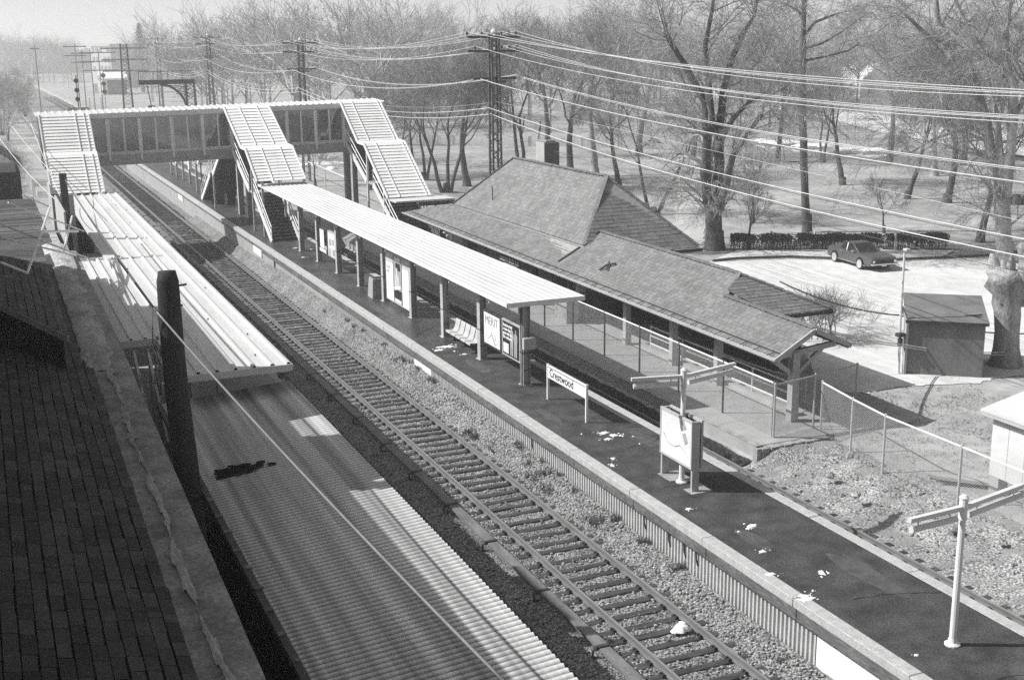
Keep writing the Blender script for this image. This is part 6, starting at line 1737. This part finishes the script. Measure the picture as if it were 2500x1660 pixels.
TL = [
 ('e',1090,470,'many-stemmed dark bare tree between the right covered stairs and the power mast',1.05,.3),
 ('e',1035,440,'spreading low-limbed bare tree behind the right covered stairs',.95,2.1),
 ('a',1140,455,'bare tree close at the left of the power mast',.95,4.4),
 ('b',1268,452,'bare tree just right of the power mast, behind the chimney',1.0,1.0),
 ('a',1395,440,'bare tree behind the right end of the main depot ridge',1.05,3.0),
 ('d',1452,430,'thick bare tree with upright limbs right of the depot chimney',1.0,5.2),
 ('c',1510,455,'fine-twigged bare tree behind the depot hip end',.9,.9),
 ('b',1596,524,'leaning forked bare tree at the corner of the depot hip roof',.72,2.4),
 ('f',1826,606,'small crooked bare tree at the left end of the hedge',.95,.2),
 ('f',1838,545,'slender bare sapling behind the left end of the hedge',1.15,3.6),
 ('a',1900,380,'bare tree by the river bend left of the snow patch',.9,2.0),
 ('b',2010,395,'two-stemmed bare tree on the river bank among snow',.72,4.0),
 ('c',2057,452,'tall thin bare tree right of the slim straight trunk',.92,5.5),
 ('d',2172,385,'stout twin-forked bare tree beside the parkway',.95,1.3),
 ('c',2215,486,'pale leaning bare tree in the middle of the park lawn',.85,2.9),
 ('f',2158,570,'little round-headed ornamental tree behind the parked car',.85,1.1),
 ('a',2312,495,'straight bare tree on the lawn above the shed roof',.92,.5),
 ('c',2393,592,'thin crooked bare tree right of the hedge',.85,3.9),
 ('d',2280,430,'bare tree with arching branches near the right bank',.9,4.8),
 ('b',2480,500,'multi-stemmed bare tree at the right edge of the picture',1.0,2.2),
 ('e',955,430,'low bushy bare tree right of the footbridge end',.9,.7),
 ('f',770,455,'bare sapling between the footbridge columns',1.1,1.0),
 ('f',905,465,'bare sapling under the right covered stairs',1.2,2.0),
 ('a',1690,395,'bare tree behind the big two-stemmed trunk',.95,.2),
 ('c',1760,370,'fine drooping bare tree beyond the flooded path',1.0,1.9),
 ('d',1560,380,'tall bare tree over the depot hip roof, far side of the lawn',1.05,3.3),
 ('a',1335,385,'tall bare tree rising straight above the chimney',1.1,5.9),
 ('b',2350,400,'bare tree with ascending limbs left of the leaning right-hand tree',.95,.6),
]
for k_, px, py, lab, sc, ro in TL: tree(k_, px, py, lab, sc*(1.25 if k_ != 'f' else 1), ro)
# left of the bridge
tree('a', -30, 520, 'bare tree overhanging the left edge above the boarded roof', .62, 1.2, z=BED)
tree('c', 20, 345, 'bare tree at the left edge behind the covered stairs', .8, 2.6, z=BED)
tree('e', -10, 300, 'many-stemmed bare tree farther off at the left edge', .9, .4, z=BED)
tree('b', 45, 262, 'bare tree beside the far left track', .8, 4.4, z=BED)

tree('e', 5, 330, 'dense dark many-stemmed tree at the left edge above the side platform', .95, 1.7, z=BED)
tree('e', 62, 285, 'dark bushy bare tree left of the lone slender pole', .75, 5.0, z=BED)
# hero trees drawn from the survey: limbs as measured lines, then grown out with branches
def hero(label, base_px, limbs, seed, bark='bark', twig='twig', nb=16, L0=3.0, flare=1.12, maxlev=3, grp='old trees around the lot'):
    b = gz(base_px[0], base_px[1], G); t = thing('old_tree', label, 'tree', tuple(b), grp)
    hd = Vector((b.x-CAM.x, b.y-CAM.y, 0)).normalized()
    def P(px, py, dep=0):
        d = ray(px, py); q = b+hd*dep; k = (q-CAM).dot(hd)/d.dot(hd); return CAM+d*k
    g = TreeGen(seed, .9, .45, .012)
    for limb in limbs:
        pts = [P(l[0], l[1], l[3] if len(l) > 3 else 0) for l in limb]; rads = [l[2] for l in limb]
        # smooth the limb with a few in-between points
        sp, sr = [], []
        for i in range(len(pts)-1):
            for q in range(3):
                f = q/3; c = pts[i].lerp(pts[i+1], f); sp.append(c+Vector((g.r.random()-.5, g.r.random()-.5, 0))*rads[i]*.25); sr.append((rads[i]+(rads[i+1]-rads[i])*f)*(.93+.14*g.r.random()))
        sp.append(pts[-1]); sr.append(rads[-1])
        g.tr.tube(sp, sr, 10, cap=True)
        if len(limb) > 2 or limb[-1][2] < .2:
            n = len(sp)
            for k in range(nb):
                i = int(n*.35+(n*.65-1)*g.r.random()); i = min(i, n-2)
                d = (sp[i+1]-sp[i]).normalized(); nd = (d*.55+perp(d, g.r)*.9+Vector((0,0,.15))).normalized()
                g.branch(sp[i], nd, L0*(.5+.8*g.r.random()), max(.03, min(.09, sr[i]*.4)), 2, 2+maxlev)
            g.branch(sp[-1], (sp[-1]-sp[-2]).normalized(), L0*1.4, sr[-1]*.8, 2, 2+maxlev)
    r0 = limbs[0][0][2]
    g.tr.lathe((b.x, b.y, G-.15), [(r0*flare*1.3,0),(r0*flare*1.08,.35),(r0*1.04,.9),(r0*.98,1.4)], 12)
    g.tr.build('trunk', M[bark], t, True); g.cr.build('crown', M[twig], t)
    return t
hero('massive old bare tree with two trunks between the depot and the hedge', (1744,610),
     [[(1744,612,.58),(1742,540,.52),(1738,495,.55)],
      [(1730,500,.40,-.2),(1722,420,.32,-.3),(1728,330,.30,-.4),(1722,250,.26,-.6),(1696,205,.24,-.6),(1665,150,.20,-.6),(1640,110,.15,-.6),(1622,78,.13,-.6)],
      [(1750,500,.38,.2),(1756,400,.34,.4),(1758,300,.28,.8),(1768,220,.24,1),(1785,150,.2,1.3),(1812,85,.17,1.5),(1842,40,.12,1.5),(1855,-60,.08,2)],
      [(1742,330,.24,.3),(1728,190,.2,.8),(1722,110,.16,1),(1738,30,.12,1.2),(1750,-70,.07,1)],
      [(1760,340,.2,-.5),(1790,290,.16,-1),(1830,250,.12,-1.5),(1870,225,.08,-2)],
      [(1752,515,.28,-.5),(1775,440,.24,-.8),(1790,380,.2,-1.2),(1822,330,.15,-1.5),(1860,280,.1,-2)]], 61, nb=7)
hero('slim perfectly straight tall bare tree behind the hedge', (1970,567),
     [[(1970,567,.30),(1964,440,.27),(1960,300,.25),(1960,180,.21),(1961,80,.19),(1963,20,.15),(1966,-120,.1)],
      [(1961,90,.12,0),(1990,55,.1,.5),(2040,35,.07,1),(2085,25,.04,1)],
      [(1961,120,.1,0),(2010,105,.09,-.5),(2060,75,.06,-.8),(2110,40,.03,-1)],
      [(1960,150,.09,0),(2010,140,.07,.5),(2070,125,.05,1),(2100,105,.03,1)],
      [(1962,40,.09,0),(1945,25,.08,.3),(1915,8,.05,.5)]], 62, nb=5, L0=2.4, maxlev=2)
hero('big leaning many-limbed bare tree behind the broken trunk at the right', (2450,640),
     [[(2452,640,.50),(2450,540,.45),(2446,470,.45)],
      [(2440,480,.36,.3),(2420,380,.33,.5),(2400,270,.32,.8),(2375,190,.30,1),(2350,130,.27,1),(2310,95,.24,1),(2290,60,.2,1.2),(2282,-20,.16,1.5)],
      [(2375,185,.22,1),(2335,190,.2,.5),(2320,160,.16,0),(2270,95,.13,-.5),(2220,45,.1,-1),(2175,5,.06,-1)],
      [(2455,480,.32,-.3),(2470,350,.28,-.5),(2475,200,.25,-.8),(2450,160,.2,-1),(2400,130,.17,-1.2),(2370,80,.12,-1.2)],
      [(2472,230,.2,-.5),(2455,100,.16,-.5),(2465,0,.12,-.5)],
      [(2410,330,.16,.6),(2370,310,.13,.8),(2320,325,.1,1),(2270,345,.07,1),(2225,372,.04,1)],
      [(2385,240,.15,.6),(2340,205,.12,.4),(2290,195,.09,.2),(2250,200,.05,0)],
      [(2470,300,.18,-.5),(2500,240,.15,-.5),(2530,150,.1,-.6)]], 63, bark='barkpale', nb=6, L0=2.8)
# the broken pollard in the lot
bt = gz(2462, 893, G)
pt_ = thing('broken_trunk', 'thick broken pollard trunk with a knotted burr and splintered stubs beside the shed', 'tree trunk', tuple(bt), 'old trees around the lot')
hd = Vector((bt.x-CAM.x, bt.y-CAM.y, 0)).normalized()
def PB(px, py, dep=0):
    d = ray(px, py); q = bt+hd*dep; k = (q-CAM).dot(hd)/d.dot(hd); return CAM+d*k
rb = random.Random(5)
def knobbly(mb, pts, rads, n=14, amp=.12):
    o_ = len(mb.v); mb.tube(pts, rads, n)
    for i in range(o_, len(mb.v)):
        ring = (i-o_)//n
        if ring < len(pts):
            c = pts[ring]; v = Vector(mb.v[i]); mb.v[i] = tuple(c+(v-c)*(1-amp+2*amp*rb.random()))
m = MB()
knobbly(m, [PB(2450,905),PB(2455,880),PB(2456,850),PB(2458,810),PB(2460,770),PB(2458,740),PB(2462,715),PB(2455,690),PB(2455,670),PB(2460,655)], [.78,.62,.54,.50,.52,.56,.62,.78,.74,.5], 14, .09)
knobbly(m, [PB(2440,690),PB(2432,660),PB(2426,638),PB(2421,618)], [.34,.26,.20,.05], 8, .2)
knobbly(m, [PB(2455,685),PB(2452,650),PB(2448,635)], [.3,.2,.05], 7, .15)
knobbly(m, [PB(2462,680),PB(2468,645),PB(2470,620)], [.3,.2,.03], 7, .25)
knobbly(m, [PB(2478,740),PB(2495,700),PB(2510,650),PB(2500,610),PB(2490,595)], [.42,.40,.34,.28,.16], 10, .1)
m.build('trunk', M['barkpale'], pt_, True)
m = MB()
for px, py, r in ((2436,702,.2),(2452,712,.17),(2474,706,.2),(2446,742,.12)):
    rock(PB(px, py, -.45), r, m)
m.build('burr', M['bark'], pt_, True)
M['straw'] = mat('straw_stems', .42, .9, .2, 3)
# dry bush at the depot corner
bp_ = gz(2050, 800, G); bu = thing('bare_bush', 'tangled bare bush growing against the rear corner of the depot', 'bush', tuple(bp_))
g = TreeGen(71, 1.0, .5, .009)
for k in range(8):
    a_ = 6.28*g.r.random(); q = bp_+Vector((1.3*g.r.random()*math.cos(a_), 1.6*g.r.random()*math.sin(a_), 0))
    g.branch(q, Vector((.5*(g.r.random()-.5), .5*(g.r.random()-.5), 1)).normalized(), 1.1, .010, 2, 4)
g.tr.v and None
g.cr.build('branches', M['straw'], bu)
bp2 = gz(1990, 830, G); b2_ = thing('bare_bush', 'dense dark bush tucked under the rear gutter of the depot', 'bush', tuple(bp2))
g = TreeGen(72, 1.1, .4, .012)
for k in range(16):
    a_ = 6.28*g.r.random(); q = bp2+Vector((.8*math.cos(a_), .9*math.sin(a_), .2))
    g.branch(q, Vector((.7*(g.r.random()-.5), .7*(g.r.random()-.5), 1)).normalized(), 1.3, .035, 2, 4)
g.cr.build('branches', M['twigd'], b2_)
# two conifers beyond the gantry
def conifer(px, top, base, label, seed, w=.34):
    p = gz(px, base, G); h = zon(px, top, p.x, p.y)-G; r = random.Random(seed)
    t = thing('conifer', label, 'conifer', tuple(p)); MB().tube([(p.x,p.y,G),(p.x,p.y,G+h*.97)], [.3,.03], 6).build('trunk', M['bark'], t)
    m = MB()
    for i in range(1500):
        f = r.random()**.8; z = G+h*(.06+.93*f); R_ = h*w*(1-f)**.9*(.75+.4*math.sin(i*12.9+int(f*18)*2.1)); a = 6.28*r.random(); d = R_*r.random()**.4
        c = Vector((p.x+d*math.cos(a), p.y+d*math.sin(a), z-.25*d)); s = .35+.5*r.random()
        o_ = Vector((math.cos(a), math.sin(a), -.45)); sd = Vector((-math.sin(a), math.cos(a), .1*r.random()))
        m.add([c-sd*s*.35, c+sd*s*.35, c+o_*s*1.3], [(0,1,2)])
    m.build('crown', M['conifer'], t)
conifer(352, 55, 226, 'pointed dark conifer standing above the near poles at the upper left', 1)
conifer(452, 88, 236, 'dark ragged conifer behind the right end of the signal gantry', 2)
# ------------------------------------------------------------------ the wood behind everything: one mass
rw = random.Random(81)
def light_tree(H, seed, dense=1.0):
    r = random.Random(seed); V, F = [], []
    def seg(p, q, ra, rb):
        d = (q-p).normalized(); a = perp(d, r); b = d.cross(a); o_ = len(V)
        for c, rad in ((p, ra), (q, rb)):
            for k in range(3): t = 2.094*k; V.append(c+(a*math.cos(t)+b*math.sin(t))*rad)
        for k in range(3): F.append((o_+k, o_+(k+1)%3, o_+3+(k+1)%3, o_+3+k))
    def br(p, d, L, ra, lev):
        q = p+d*L; seg(p, q, ra, ra*.6)
        if lev == 4: return
        for k in range([5, 5, 5, 4][lev]):
            t = .45+.55*r.random(); sp = .5+.4*r.random()
            nd = (d*(1-.3*sp)+perp(d, r)*sp*1.1+Vector((0,0,.12))).normalized()
            br(p+d*L*t, nd, L*(.5+.3*r.random()), max(.018, ra*.5), lev+1)
    br(Vector((0,0,-.3)), Vector((.05*(r.random()-.5), .05*(r.random()-.5), 1)).normalized(), H*.42, H*.013, 0)
    return V, F
lts = [light_tree(16, 100+i) for i in range(5)]
wm_ = MB(); cnt = 0
def plant(x, y, s):
    V, F = rw.choice(lts); a = 6.28*rw.random(); ca, sa = math.cos(a)*s, math.sin(a)*s; o_ = len(wm_.v); z0 = ground_z(x, y) if x > 6.3 else BED
    wm_.v += [(x+v.x*ca-v.y*sa, y+v.x*sa+v.y*ca, z0+v.z*s*1.05) for v in V]; wm_.f += [tuple(i+o_ for i in f) for f in F]
# right of the line beyond the bridge, then round behind the park
for i in range(66):
    px = 330+600*rw.random(); dd = 125+170*rw.random()**1.1; d = ray(px, 120); k = dd/math.hypot(d.x, d.y)
    x, y = CAM.x+d.x*k, CAM.y+d.y*k
    if x > 19 and river_dist(x, y) > 9: plant(x, y, 1.05+.45*rw.random())
for i in range(110):
    px = 880+1700*rw.random(); dd = 165+150*rw.random(); d = ray(px, 120); k = dd/math.hypot(d.x, d.y)
    x, y = CAM.x+d.x*k, CAM.y+d.y*k
    if (1925 < px < 2210 and dd < 262) or (2290 < px < 2500 and dd < 225 and rw.random() < .7): continue
    if river_dist(x, y) > 10: plant(x, y, 1.1+.5*rw.random())
for i in range(60):     # scrub at the far left and up the line
    px = -150+300*rw.random()**.7; dd = 170+330*rw.random(); d = ray(px, 120); k = dd/math.hypot(d.x, d.y)
    x, y = CAM.x+d.x*k, CAM.y+d.y*k
    if x < -9.5: plant(x, y, .4+.35*rw.random())
for i in range(70):
    px = 120+270*rw.random(); dd = 330+320*rw.random(); d = ray(px, 120); k = dd/math.hypot(d.x, d.y)
    x, y = CAM.x+d.x*k, CAM.y+d.y*k
    if x > 13 and not (165 < px < 335 and dd < 640): plant(x, y, .5+.4*rw.random())
for i in range(110):
    px = -60+400*rw.random(); dd = 560+330*rw.random(); d = ray(px, 120); k = dd/math.hypot(d.x, d.y)
    if not 185 < px < 315: plant(CAM.x+d.x*k, CAM.y+d.y*k, 1.0+.7*rw.random())
for i in range(110):
    plant(-12.5-55*rw.random(), 150+190*rw.random(), .32+.3*rw.random())
for i in range(60):
    plant(-12.9-9*rw.random(), 84+70*rw.random(), .16+.22*rw.random())
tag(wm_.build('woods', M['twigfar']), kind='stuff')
# ------------------------------------------------------------------ haze over the valley
hz = bpy.data.materials.new('valley_haze'); hz.use_nodes = True; nt = hz.node_tree
for n in list(nt.nodes):
    if n.type == 'BSDF_PRINCIPLED': nt.nodes.remove(n)
pv = nt.nodes.new('ShaderNodeVolumePrincipled'); pv.inputs['Density'].default_value = HAZE; pv.inputs['Color'].default_value = (.95,.95,.95,1); pv.inputs['Anisotropy'].default_value = .4
nt.links.new(pv.outputs[0], [n for n in nt.nodes if n.type == 'OUTPUT_MATERIAL'][0].inputs['Volume'])
tag(MB().box(-1900, 2100, -90, 2700, -4.5, 34).build('haze', hz), kind='stuff')
